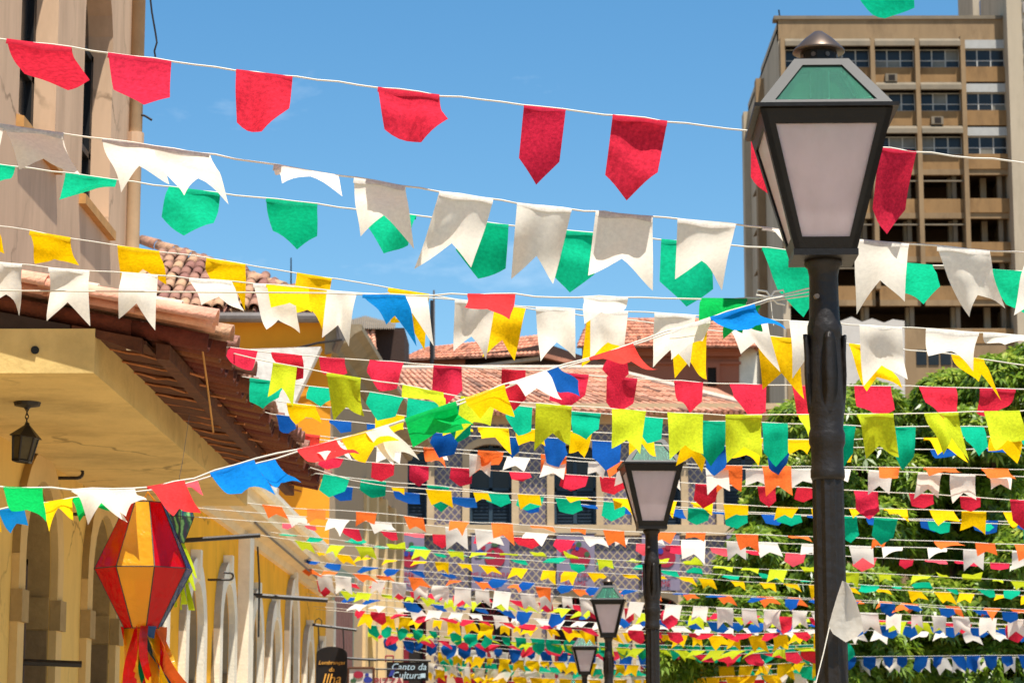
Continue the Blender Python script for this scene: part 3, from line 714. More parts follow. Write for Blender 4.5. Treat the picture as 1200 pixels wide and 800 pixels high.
e1, e2 = P(676, 408, EYd - .7), P(890, 412, EYd - .7); e2.z = e1.z
r1, r2 = P(690, 375, EYd + 3.6), P(838, 375, EYd + 3.6); r2.z = r1.z
tiled_plane(e1, e2, r2, r1, 44, 9, .10, M_tileE, 'roof', bE, 5)['kind'] = 'stuff'
MB().add([e2, r2, r2 + Vector((0, 3, -.6)), e2 + Vector((0, 7, 0))], [(0, 1, 2, 3)]).build('roof_flank', M_tile_plain, bE)
GY = 76.0
bG = thing('soot_stained_house', 'low house with soot stained gable and clay roof behind the tiled town house', 'building', (P(570, 440, GY).x, GY, -1))
gable_poly([(470, 520), (740, 520), (740, 437), (640, 402), (612, 408), (520, 418), (470, 424)], GY, 4, 'gable_wall', M_black, bG)
gable_poly([(474, 520), (545, 520), (545, 418), (474, 424)], GY - .2, .18, 'ochre_wall', M_redwall, bG)
e1, e2 = P(466, 424, GY - .5), P(632, 417, GY - .5)
r1, r2 = P(500, 409, GY + 3.5), P(646, 393, GY + 3.5)
tiled_plane(e1, e2, r2, r1, 32, 6, .095, M_tileE, 'roof', bG, 8)['kind'] = 'stuff'
MB().prism([P(632, 412, GY - .3), P(740, 440, GY - .3), P(740, 444, GY - .3), P(632, 417, GY - .3)], (0, .5, 0)).build('verge', M_tile_plain, bG)
MB().prism([P(632, 417, GY - .3), P(540, 430, GY - .3), P(540, 433, GY - .3), P(632, 421, GY - .3)], (0, .5, 0)).build('verge', M_mortar, bG)
HY = 70.0
bH = thing('corrugated_roof_house', 'small dark walled house with grey corrugated roof left of the utility pole', 'building', (P(450, 450, HY).x, HY, -1))
gable_poly([(398, 520), (474, 520), (474, 384), (440, 384), (398, 384)], HY, 3, 'wall', M_black, bH)
gable_poly([(404, 520), (432, 520), (432, 470), (418, 384), (404, 384)], HY - .25, .2, 'ochre_wall', M_redwall, bH)
e1, e2 = P(414, 388, HY - .4), P(440, 388, HY - .4); b1 = P(432, 425, HY - .8); b2 = P(441, 418, HY - .8)
tiled_plane(b1, b2, e2, e1, 4, 9, .09, M_tileD, 'hip_roof', bH, 9)['kind'] = 'stuff'
cr = MB(); nn = 26
a, b = P(402, 386, HY - .6), P(462, 386, HY - .6); c_, d_ = P(470, 385, HY + 2.5), P(425, 369, HY + 2.5)
ridge = P(428, 369, HY + 2.5)
for i in range(nn):
    u0 = i / nn; u1 = (i + .5) / nn; u2 = (i + 1) / nn
    f0 = lambda u: a.lerp(b, u); top = lambda u: P(402 + 6, 378, HY + 2).lerp(P(470, 384, HY + 2), u) if False else P(402 + 62 * u, 371 + abs(u - .42) * 16, HY + 2.2)
    h = Vector((0, 0, .06))
    cr.add([f0(u0), f0(u1) + h, top(u1) + h, top(u0)], [(0, 1, 2, 3)]); cr.add([f0(u1) + h, f0(u2), top(u2), top(u1) + h], [(0, 1, 2, 3)])
cr.build('corrugated_roof', mat('grey_sheet', srgb(150, 138, 122), .8, .2, 2), bH)
pole = thing('utility_pole', 'slim dark utility pole rising behind the tiled roofs', 'pole', (P(506, 430, 72).x, 72, -1))
MB().tube([P(506, 470, 72), P(506, 352, 72)], [.07, .055], 8).build('post', M_iron, pole)
MB().tube([P(508.5, 420, 72), P(508.5, 340, 72)], [.04, .03], 6).build('conduit', M_gutter, pole)

# ---- tower block
TY = 166.0
def TX(px): return P(px, 150, TY).x
def TZ(py): return P(1030, py, TY).z
bT = thing('tower_block', 'tall tan concrete office tower with gutted lower floors behind the trees', 'building', (TX(1050), TY, -1))
M_conc = mat('tan_concrete', srgb(150, 124, 92), .9, .2, .5, .1, 5, stain=.6, stain_c=srgb(92, 72, 52), stain_scale=.8, stretch=(1, 1, .35))
M_span = mat('tan_spandrel', srgb(150, 116, 76), .9, .18, .6, stain=.6, stain_c=srgb(92, 68, 44), stain_scale=1.1, stretch=(1, 1, .5))
M_side = mat('pale_concrete', srgb(182, 166, 142), .9, .12, .4, stain=.5, stain_c=srgb(112, 98, 80), stain_scale=.6, stretch=(1, 1, .25))
M_hood = mat('grey_concrete_hood', srgb(128, 116, 98), .9, .25, .8, stain=.5, stain_c=srgb(120, 100, 78), stain_scale=.8)
M_alum = mat('pale_window_frame', srgb(176, 174, 168), .5, .1, 4)
M_void = mat('gutted_interior', srgb(92, 72, 54), .95, .3, .4)
xl, xr = TX(914), TX(1180)
ztop = TZ(23)
DEP = 23.0
# shell: roof, side walls, back and floors; the front is open between slabs
MB().box(xl, xr, TY, TY + .9, TZ(47), ztop).build('parapet', M_conc, bT)
MB().box(xl, xr, TY + .9, TY + DEP, TZ(30) - .3, TZ(30)).build('roof_slab', M_conc, bT)
MB().box(xl - .3, xr, TY - .12, TY + .95, ztop, ztop + .25).build('parapet_coping', M_hood, bT)
MB().box(xl + .5, xr, TY + 5.4, TY + 5.8, -1, TZ(47)).build('core_wall', M_void, bT)
sideb = MB()
# left side: solid wall with a column of window slots near its far end
s_y = [TY + .02, TY + 12.5, TY + 17.5, TY + DEP]
sideb.box(xl, xl + .5, s_y[0], s_y[1], -1, ztop - .02); sideb.box(xl, xl + .5, s_y[2], s_y[3], -1, ztop - .02)
sideb.build('side_wall', M_side, bT)
MB().box(xl - .6, xl - .01, TY + 10.4, TY + 11.6, -1, ztop - 1.4).build('side_fin', M_conc, bT)
MB().box(xl - .5, xl + .4, TY + 21.6, TY + DEP + .2, -1, ztop - 1).build('side_fin', M_side, bT)
FL = 51.0
for k in range(8):
    MB().box(xl + .06, xl + .5, s_y[1], s_y[2], TZ(79 + FL * k + 14), TZ(79 + FL * k)).build('side_spandrel', M_span, bT)
    MB().box(xl + .3, xl + .36, s_y[1], s_y[2], TZ(79 + FL * k), TZ(60 + FL * k)).build('side_window', M_glassdark, bT)
    MB().prism([(xl + .1, s_y[1], TZ(60 + FL * k)), (xl - .3, s_y[1], TZ(64 + FL * k)), (xl - .26, s_y[1], TZ(64.5 + FL * k)), (xl + .1, s_y[1], TZ(62 + FL * k))], (0, s_y[2] - s_y[1], 0)).build('side_blade', M_hood, bT)
bays = [918, 970.5, 1023.5, 1076, 1129.5]
bx = [TX(p) for p in bays] + [xr]
fin_w = .32
for i in range(5):
    MB().box(bx[i] - fin_w / 2, bx[i] + fin_w / 2, TY - .55, TY + 1.0, TZ(340), TZ(46.5) if i < 4 else TZ(44)).build('fin', M_conc, bT)
for k in range(7):
    yo = FL * k
    # floor slab with spandrel
    sp_t, sp_b = (79 + yo, 97 + yo) if k < 3 else (82 + yo - 2, 97 + yo)
    MB().box(xl + .5, xr, TY + .4, TY + 5.4, TZ(sp_b), TZ(sp_b) + .35).build('floor_slab', M_void, bT)
    for i in range(5):
        xa, xb = bx[i] + fin_w / 2, bx[i + 1] - (fin_w / 2 if i < 4 else 0)
        MB().box(xa, xb, TY - (.0 if i < 4 else .15), TY + .4, TZ(sp_b - .5), TZ(sp_t)).build('spandrel', M_span, bT)
        if k < 3:
            # window
            wz0, wz1 = TZ(79 + yo), TZ(57.5 + yo)
            wn = MB(); ncols = 3
            for q in range(ncols + 1):
                xx = xa + (xb - xa) * q / ncols; wn.box(max(xx - .045, xa), min(xx + .045, xb), TY + .18, TY + .28, wz0, wz1)
            zm = wz0 + (wz1 - wz0) * .36
            wn.box(xa, xb, TY + .19, TY + .27, wz0, wz0 + .07); wn.box(xa, xb, TY + .19, TY + .27, zm, zm + .07); wn.box(xa, xb, TY + .19, TY + .27, wz1 - .07, wz1)
            wo_ = wn.build('window', M_alum, bT)
            for q in range(ncols):
                p0, p1 = xa + (xb - xa) * q / ncols, xa + (xb - xa) * (q + 1) / ncols
                for (za, zb) in ((wz0 + .07, zm), (zm + .07, wz1 - .07)):
                    pn = MB().box(p0 + .04, p1 - .04, -.01, .01, za - zb, 0)
                    op_ = rng.random() < .35 and zb > zm + .2 and i == 4
                    o = pn.build('pane', M_glassdark if rng.random() < .68 else mat('curtained_glass', srgb(120, 116, 104), .3, .3, 1.0))
                    o.matrix_basis = Matrix.Translation((0, TY + .23, zb)) @ Matrix.Rotation(R(-28 if op_ else rng.uniform(-1.2, 1.2)), 4, 'X')
                    attach(o, wo_)
            if i < 4:
                # curved hood above the window
                hp = [(TY + .3, TZ(46 + yo)), (TY - .42, TZ(47.5 + yo)), (TY - .62, TZ(51 + yo)), (TY - .66, TZ(56.5 + yo)), (TY - .58, TZ(57.2 + yo)), (TY - .5, TZ(51 + yo)), (TY + .3, TZ(49 + yo))]
                MB().prism([(xa + .01, y, z) for y, z in hp], (xb - xa - .02, 0, 0)).build('hood', M_hood, bT)
            else:
                MB().box(xa, xb, TY - .1, TY + .3, TZ(57.5 + yo), TZ(47.5 + yo)).build('lintel_panel', M_alum, bT)
            MB().box(xa, xb, TY + .5, TY + .6, TZ(sp_b), TZ(46 + yo)).build('blind_wall', M_interior, bT)
        else:
            MB().box(xa, xb, TY - .05, TY + .3, TZ(47.5 + yo) - .28, TZ(47.5 + yo) + .12).build('beam', M_conc, bT)
            if i < 4 and k < 6: MB().box(xa, xb, TY - .2, TY + .0, TZ(60.5 + yo), TZ(59 + yo)).build('rail', M_hood, bT)
            cxm = xa + (xb - xa) * (.75 if i < 4 else .45)
            MB().box(cxm, cxm + .42, TY + 2.2, TY + 2.7, TZ(sp_t), TZ(47.5 + yo)).build('column', M_side, bT)
            cm2 = xb - .7
            MB().box(cm2, cm2 + .3, TY + .5, TY + .9, TZ(sp_t), TZ(47.5 + yo)).build('column', M_hood, bT)
MB().box(xl + .2, xr, TY - .1, TY + .5, -1, TZ(79 + FL * 6)).build('podium_wall', M_conc, bT)
for q in range(4):
    a, b = TX(1066 + q * 14), TX(1078 + q * 14)
    MB().box(a, b, TY - .16, TY - .11, TZ(428), TZ(410)).build('podium_window', M_glassdark, bT)
for (px_, py_) in ((1044, 92), (1098, 142), (985, 93)):
    q = P(px_, py_, TY - .3); ac = MB().box(q.x - .42, q.x + .42, TY - .55, TY - .02, q.z - .28, q.z + .28).build('air_conditioner', M_hood, bT)
    MB().box(q.x - .2, q.x + .25, TY - .57, TY - .552, q.z - .2, q.z + .2).build('grille', M_interior, ac)
# stair pier in front at right and the block rising behind
MB().box(TX(1179.5), TX(1260), TY - 1.4, TY + 8, -1, TZ(-60)).build('stair_pier', M_side, bT)
for q in range(24): MB().box(TX(1198) , TX(1204), TY - 1.55, TY - 1.41, TZ(-50 + q * 20), TZ(-50 + q * 20 + 13)).build('pier_block', mat('grey_render', srgb(150, 142, 134), .9, .3, 1), bT)
p2 = TY + 12
a, b = P(1141, 40, p2), P(1182, 40, p2)
ph = MB().box(a.x, b.x, p2, p2 + 6, P(1150, 60, p2).z, P(1150, -40, p2).z).build('rooftop_block', M_side, bT)
MB().box(P(1148, 10, p2).x, P(1163, 10, p2).x, p2 - .05, p2 - .01, P(1150, 19, p2).z, P(1150, 1, p2).z).build('window', mat('blue_glass', srgb(70, 110, 160), .15, .1, 1), ph)
MB().box(P(1168, 10, p2).x, P(1174, 10, p2).x, p2 - .05, p2 - .01, P(1150, 19, p2).z, P(1150, 12, p2).z).build('window', M_interior, ph)
MB().tube([Vector((xl + .2, TY + .3, ztop)), Vector((xl + .1, TY + .3, ztop + .8))], .06, 5).build('lightning_rod', M_iron, bT)
# whitewashed ruin in front of the tower
WY = 120.0
bW = thing('whitewashed_ruin', 'stained white ruined wall in front of the tower just above the trees', 'wall', (P(1000, 420, WY).x, WY, -1))
top = [(970, 372), (985, 376), (998, 371), (1010, 377), (1022, 373), (1036, 378), (1046, 374), (1060, 376)]
MB().prism([P(970, 520, WY), P(1061, 520, WY)] + [P(a, b, WY) for a, b in reversed(top)], (0, .6, 0)).build('wall', mat('stained_whitewash', srgb(206, 198, 188), .95, .25, .8, .3, 6, stain=.6, stain_c=srgb(90, 76, 64), stain_scale=.8), bW)

# ------------------------------------------------------------------ trees
def leaf_mat():
    m = bpy.data.materials.new('mango_leaf'); m.use_nodes = True
    n = m.node_tree.nodes; l = m.node_tree.links.new; b = n['Principled BSDF']; out = n['Material Output']
    b.inputs['Roughness'].default_value = .36; b.inputs['Specular IOR Level'].default_value = .5
    at = n.new('ShaderNodeAttribute'); at.attribute_name = 'tone'
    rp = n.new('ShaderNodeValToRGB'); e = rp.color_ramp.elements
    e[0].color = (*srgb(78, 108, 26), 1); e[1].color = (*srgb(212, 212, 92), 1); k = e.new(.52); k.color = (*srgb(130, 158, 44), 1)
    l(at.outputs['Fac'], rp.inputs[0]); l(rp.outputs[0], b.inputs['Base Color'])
    tr = n.new('ShaderNodeBsdfTranslucent'); l(rp.outputs[0], tr.inputs[0])
    mx_ = n.new('ShaderNodeMixShader'); mx_.inputs[0].default_value = .38
    l(b.outputs[0], mx_.inputs[1]); l(tr.outputs[0], mx_.inputs[2]); l(mx_.outputs[0], out.inputs[0])
    return m
M_leaf = leaf_mat()
M_bark = mat('bark', srgb(92, 76, 60), .9, .3, 6, .6, 20, stretch=(1, 1, .3))
def mango(label, base, clumps, nper, seed, ll=.185):
    """clumps: list of (centre, radius) balls of leaf rosettes"""
    rg = np.random.default_rng(seed)
    base = Vector(base)
    t = thing('mango_tree', label, 'tree', base, 'mango trees at the right of the street')
    tr = MB(); cen = Vector((0, 0, 0))
    for c, r in clumps: cen += Vector(c)
    cen /= len(clumps)
    fork = Vector((base.x, base.y, base.z + max(1.2, (cen.z - base.z) * .45)))
    tr.tube([base - Vector((0, 0, .2)), base.lerp(fork, .5) + Vector((.06, 0, 0)), fork], [.26, .21, .18], 9)
    for c, r in clumps[::3]:
        c = Vector(c); mid = fork.lerp(c, .5) + Vector((0, 0, .25))
        tr.tube([fork - Vector((0, 0, .1)), mid, c], [.12, .07, .03], 6)
    tr.build('trunk', M_bark, t, smooth=True)
    V = []; T = []
    for c, r in clumps:
        c = np.array(c); n = int(nper * r * r)
        d = rg.normal(size=(n, 3)); d /= np.linalg.norm(d, axis=1)[:, None]
        d[:, 2] = np.where(d[:, 2] < -.55, -d[:, 2], d[:, 2])
        rad = r * (.62 + .42 * rg.random(n) ** .6) * np.array(1.0)
        pos = c + d * rad[:, None] * np.array([1, 1, .82])
        nl = 9
        ax = d + rg.normal(size=(n, 3)) * .35 + np.array([0, 0, .45]); ax /= np.linalg.norm(ax, axis=1)[:, None]
        ref = np.where(np.abs(ax[:, 2:3]) < .9, np.array([[0, 0, 1.]]), np.array([[1., 0, 0]]))
        e1 = np.cross(ax, ref); e1 /= np.linalg.norm(e1, axis=1)[:, None]; e2 = np.cross(ax, e1)
        tone = rg.random(n) * .55 + np.clip(d[:, 2], -.3, 1) * .25  # sunlight painted into the tone: leaves on top of each clump are paler
        for q in range(nl):
            an = 2 * np.pi * (q / nl) + rg.random(n) * .6
            out = e1 * np.cos(an)[:, None] + e2 * np.sin(an)[:, None]
            el = rg.uniform(-.15, .75, n)
            dr = out * np.cos(el)[:, None] + ax * np.sin(el)[:, None]
            L_ = ll * rg.uniform(.7, 1.2, n)[:, None]
            sd = np.cross(dr, ax); sd /= np.linalg.norm(sd, axis=1)[:, None] + 1e-6
            droop = np.array([0, 0, -1.]) * L_
            p0 = pos; p1 = pos + dr * L_ * .5 + droop * .06; p2 = pos + dr * L_ + droop * .34
            wv = sd * L_ * .15
            V.append(np.stack([p0, p1 + wv, p2, p1 - wv], 1).reshape(-1, 3)); T.append(np.repeat(np.clip(tone + rg.uniform(-.18, .22, n), 0, 1), 4))
    V = np.concatenate(V); T = np.concatenate(T); nq = len(V) // 4
    V = V - np.array(base)
    me = bpy.data.meshes.new('crown'); me.vertices.add(len(V)); me.vertices.foreach_set('co', V.astype(np.float32).ravel())
    me.loops.add(nq * 4); me.loops.foreach_set('vertex_index', np.arange(nq * 4, dtype=np.int32))
    me.polygons.add(nq); me.polygons.foreach_set('loop_start', np.arange(0, nq * 4, 4, dtype=np.int32)); me.polygons.foreach_set('loop_total', np.full(nq, 4, dtype=np.int32))
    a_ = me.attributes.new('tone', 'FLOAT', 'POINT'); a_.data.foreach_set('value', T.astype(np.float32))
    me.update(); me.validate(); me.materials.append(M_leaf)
    o = bpy.data.objects.new('crown', me); col.objects.link(o); o.parent = t; o['kind'] = 'stuff'
    return t
def clump_set(pxs, Y, spread, seed):
    """clumps from spots in the picture (x, y, radius px), each with its own depth"""
    rg = random.Random(seed); out = []
    for (x, y, r) in pxs:
        Yc = Y + rg.uniform(-spread, spread); c = P(x, y, Yc); out.append((tuple(c), r * Yc / FPX))
        c2 = P(x + rg.uniform(-20, 20), y + 14, Yc + 1.3); out.append((tuple(c2), r * Yc / FPX * .9))
    return out
tA = [(1170, 452, 44), (1215, 440, 46), (1115, 470, 44), (1080, 500, 40), (1150, 515, 52), (1205, 520, 50), (1110, 560, 52), (1180, 590, 56), (1060, 570, 44), (1130, 640, 56), (1205, 660, 56), (1075, 640, 48), (1150, 715, 54), (1090, 720, 50), (1215, 740, 54), (1100, 785, 50), (1170, 790, 54), (1225, 810, 50), (1055, 800, 46)]
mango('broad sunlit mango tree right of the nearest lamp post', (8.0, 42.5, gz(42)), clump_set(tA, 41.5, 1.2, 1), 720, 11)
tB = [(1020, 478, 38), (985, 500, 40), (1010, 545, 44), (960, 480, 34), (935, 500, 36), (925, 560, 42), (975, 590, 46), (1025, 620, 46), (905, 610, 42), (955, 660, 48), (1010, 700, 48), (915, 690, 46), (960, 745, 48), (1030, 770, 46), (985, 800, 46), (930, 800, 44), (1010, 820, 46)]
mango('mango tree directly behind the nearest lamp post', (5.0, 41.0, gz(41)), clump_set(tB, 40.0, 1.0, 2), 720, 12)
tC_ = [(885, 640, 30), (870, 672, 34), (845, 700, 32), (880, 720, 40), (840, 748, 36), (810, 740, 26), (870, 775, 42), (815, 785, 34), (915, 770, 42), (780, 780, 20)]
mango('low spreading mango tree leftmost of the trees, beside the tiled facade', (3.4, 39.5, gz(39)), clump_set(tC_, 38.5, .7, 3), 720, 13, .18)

# ------------------------------------------------------------------ street lamps
M_post = mat('bronze_black_paint', srgb(28, 22, 18), .5, .35, 9, .25, 40, spec=.4, stain=.3, stain_c=srgb(50, 40, 31))
M_frame = mat('black_lamp_frame', srgb(20, 16, 13), .5, .3, 9, .1, 50, spec=.3)
M_cap = mat('bronze_cap', srgb(100, 86, 76), .38, .25, 6, metal=.6)
M_roofgrey = mat('grey_lamp_edge', srgb(46, 44, 43), .5, .25, 9)
def milky(name, c, tr, rough=.3):
    m = mat(name, c, rough, .10, 4, trans=tr, spec=.4, stain=.25, stain_c=srgb(170, 150, 126), stain_scale=3, stretch=(1, 1, .4)); return m
def frosted():
    m = milky('frosted_glass', srgb(250, 238, 240), .5); n = m.node_tree.nodes; l = m.node_tree.links.new; b = n['Principled BSDF']
    b.inputs['Transmission Weight'].default_value = .45; b.inputs['IOR'].default_value = 1.12; b.inputs['Roughness'].default_value = .38
    return m
M_milk = frosted()
M_opal = milky('opal_glass', srgb(250, 244, 236), .4)
def green_glass():
    m = bpy.data.materials.new('green_glass'); m.use_nodes = True
    n = m.node_tree.nodes; l = m.node_tree.links.new; b = n['Principled BSDF']
    b.inputs['Base Color'].default_value = (*srgb(128, 200, 174), 1); b.inputs['Roughness'].default_value = .12; b.inputs['Specular IOR Level'].default_value = .25
    b.inputs['Transmission Weight'].default_value = .85; b.inputs['IOR'].default_value = 1.15
    return m
M_green = green_glass()
ZB = 3.135                                    # underside of the lantern
def make_lamp(label):
    t = thing('street_lamp', label, 'street lamp', (0, 0, 0), 'street lamps down the middle of the street')
    hb, ht, H = .096, .204, .424
    # post
    pp = MB()
    pp.lathe([(.15, 0), (.15, .18), (.12, .22), (.11, .42), (.13, .46), (.09, .52), (.066, .6), (.060, .75)], 20)
    pp.build('post_base', M_post, t)
    MB().lathe([(.052, .74), (.0485, 2.42), (.0485, 2.44)], 20, flute=.12).build('fluted_shaft', M_post, t)
    MB().lathe([(.049, 2.43), (.053, 2.44), (.053, 2.46), (.050, 2.47), (.050, 2.53), (.056, 2.545), (.056, 2.575), (.051, 2.59), (.054, 2.63), (.056, 2.70), (.054, 2.78), (.051, 2.84), (.050, 2.87), (.054, 2.885), (.054, 2.91), (.048, 2.93),
                (.046, 3.00), (.045, 3.07), (.050, 3.095), (.060, 3.105), (.058, 3.125), (.045, 3.13)], 24).build('capital', M_post, t, smooth=True)
    for j in range(4):
        a = j * math.pi / 2 - math.pi / 2 + .12
        lf = MB(); prof = [(2.64, .050, .014), (2.70, .056, .024), (2.76, .059, .026), (2.82, .058, .023), (2.865, .060, .019), (2.885, .061, .012), (2.872, .061, .005)]
        vs = []
        for z, r, hw in prof:
            for s in (-1, 0, 1):
                rr = r + (.008 if s == 0 else 0); tx = s * hw
                vs.append((rr * math.cos(a) - tx * math.sin(a), rr * math.sin(a) + tx * math.cos(a), z))
        fs = [(i * 3 + q, i * 3 + q + 1, i * 3 + q + 4, i * 3 + q + 3) for i in range(len(prof) - 1) for q in range(2)]
        n0 = len(vs); vs += [(.045 * math.cos(a), .045 * math.sin(a), 2.66), (.045 * math.cos(a), .045 * math.sin(a), 2.88)]
        fs += [(0, 2, n0), (18, 20, n0 + 1)] + [(i * 3, i * 3 + 3, n0 + 1, n0) for i in range(6)] + [(i * 3 + 2, n0, n0 + 1, i * 3 + 5) for i in range(6)]
        lf.add(vs, fs); lf.build('acanthus_leaf', M_post, t, smooth=True)
    MB().tube([(-.03, -.055, 2.995), (-.028, -.072, 2.995)], .008, 8).build('bolt', M_cap, t)
    # lantern
    def sq(h, z): return [Vector((-h, -h, z)), Vector((h, -h, z)), Vector((h, h, z)), Vector((-h, h, z))]
    A, B = sq(ht, ZB + H), sq(hb, ZB)
    fr = MB()
    fw_t, fw_b, th = .030, .018, .018
    for j in range(4):
        a0, a1, b0, b1 = A[j], A[(j + 1) % 4], B[j], B[(j + 1) % 4]
        ed = (a1 - a0).normalized(); nrm = Vector((ed.y, -ed.x, 0)); inn = -nrm * th
        def lerp(u, v): return (b0.lerp(a0, v)).lerp(b1.lerp(a1, v), u)
        uL, uR = .095, .905; v0, v1 = .095, .895
        ul, ur = .155, .845
        for quad in ([lerp(0, 0), lerp(1, 0), lerp(1, v0), lerp(0, v0)], [lerp(0, v1), lerp(1, v1), lerp(1, 1), lerp(0, 1)],
                     [lerp(0, v0), lerp(ul, v0), lerp(uL, v1), lerp(0, v1)], [lerp(ur, v0), lerp(1, v0), lerp(1, v1), lerp(uR, v1)]):
            fr.prism(quad, inn)
    fr.box(-hb - .004, hb + .004, -hb - .004, hb + .004, ZB - .016, ZB + .004)
    lan = fr.build('lantern', M_frame, t)
    for j in range(4):
        a0, a1, b0, b1 = A[j], A[(j + 1) % 4], B[j], B[(j + 1) % 4]
        ed = (a1 - a0).normalized(); nrm = Vector((ed.y, -ed.x, 0))
        def lerp(u, v): return (b0.lerp(a0, v)).lerp(b1.lerp(a1, v), u)
        q = [lerp(.14, .09), lerp(.86, .09), lerp(.91, .9), lerp(.09, .9)]
        MB().prism([p - nrm * .008 for p in q], -nrm * .004).build('side_pane', M_milk, lan)
    rim = MB(); R_ = .222; zr = ZB + H
    for s in (-1, 1):
        rim.box(-R_, R_, min(s * R_, s * (R_ - .05)), max(s * R_, s * (R_ - .05)), zr + .002, zr + .014)
        rim.box(min(s * R_, s * (R_ - .05)), max(s * R_, s * (R_ - .05)), -(R_ - .05), R_ - .05, zr + .0022, zr + .0138)
    rm = rim.build('rim', M_frame, t)
    C0, C1 = sq(.206, zr + .015), sq(.085, zr + .190)
    rf = MB()
    for j in range(4):
        a0, a1, b0, b1 = C1[j], C1[(j + 1) % 4], C0[j], C0[(j + 1) % 4]
        ed = (a1 - a0).normalized(); nrm = Vector((ed.y, -ed.x, .6)).normalized()
        def lerp(u, v): return (b0.lerp(a0, v)).lerp(b1.lerp(a1, v), u)
        for quad in ([lerp(0, 0), lerp(1, 0), lerp(1, .08), lerp(0, .08)], [lerp(0, .86), lerp(1, .86), lerp(1, 1), lerp(0, 1)],
                     [lerp(0, .08), lerp(.10, .08), lerp(.20, .86), lerp(0, .86)], [lerp(.90, .08), lerp(1, .08), lerp(1, .86), lerp(.80, .86)]):
            rf.prism(quad, -nrm * .012)
    rf.box(-.085, .085, -.085, .085, zr + .186, zr + .192)
    ro = rf.build('lantern_roof', M_roofgrey, t)
    for j in range(4):
        a0, a1, b0, b1 = C1[j], C1[(j + 1) % 4], C0[j], C0[(j + 1) % 4]
        ed = (a1 - a0).normalized(); nrm = Vector((ed.y, -ed.x, .6)).normalized()
        def lerp(u, v): return (b0.lerp(a0, v)).lerp(b1.lerp(a1, v), u)
        MB().prism([p - nrm * .007 for p in (lerp(.09, .07), lerp(.91, .07), lerp(.82, .87), lerp(.18, .87))], -nrm * .003).build('roof_pane', M_green, ro)
    vt = MB().lathe([(.058, zr + .191), (.058, zr + .236), (.05, zr + .236)], 18).build('vent', M_frame, t)
    for j in range(8):
        a = 2 * math.pi * (j + .5) / 8
        MB().tube([(.052 * math.cos(a), .052 * math.sin(a), zr + .215), (.0595 * math.cos(a), .0595 * math.sin(a), zr + .215)], .008, 8).build('vent_hole', M_cap, vt)
    MB().lathe([(.078, zr + .232), (.083, zr + .234), (.08, zr + .242), (.045, zr + .278), (.014, zr + .302), (.002, zr + .305)], 28).build('cap', M_cap, t, smooth=True)
    MB().lathe([(.03, zr + .03), (.032, zr + .17)], 14).build('socket', M_cap, lan)
    MB().lathe([(.02, zr + .03), (.045, zr - .03), (.05, zr - .07), (.03, zr - .12), (.004, zr - .13)], 14).build('bulb', M_opal, lan, smooth=True)
    MB().box(-.012, .012, -.012, .012, ZB - .01, zr - .12).build('inner_stem', M_frame, lan)
    return t
def copy_tree(o, parent=None):
    c = o.copy(); col.objects.link(c); c.parent = parent
    for ch in list(o.children): copy_tree(ch, c)
    return c
lamp_spots = [(964.5, 300, 7.43, 'nearest street lamp, its big black lantern filling the right side of the sky'),
              (763.5, 618, 16.9, 'second nearest street lamp, left of the nearest one, in front of the tiled facade'),
              (713, 745, 29.8, 'third nearest street lamp, small, left of the second lamp post'),
              (685, 789, 40.0, 'fourth street lamp, tiny lantern low in the picture left of the third'),
              (674.5, 826, 50.0, 'farthest street lamp, only its cap showing at the bottom edge')]
proto = None; LAMPS = []
for i, (px, py, Y, lab) in enumerate(lamp_spots):
    if proto is None: proto = o = make_lamp(lab)
    else: o = copy_tree(proto); o['label'] = lab
    p = P(px, py, Y)
    o.location = (p.x, Y, p.z - ZB); o.rotation_euler = (0, 0, R([-1.5, 3, -4, 2, 0][i])); LAMPS.append(o)

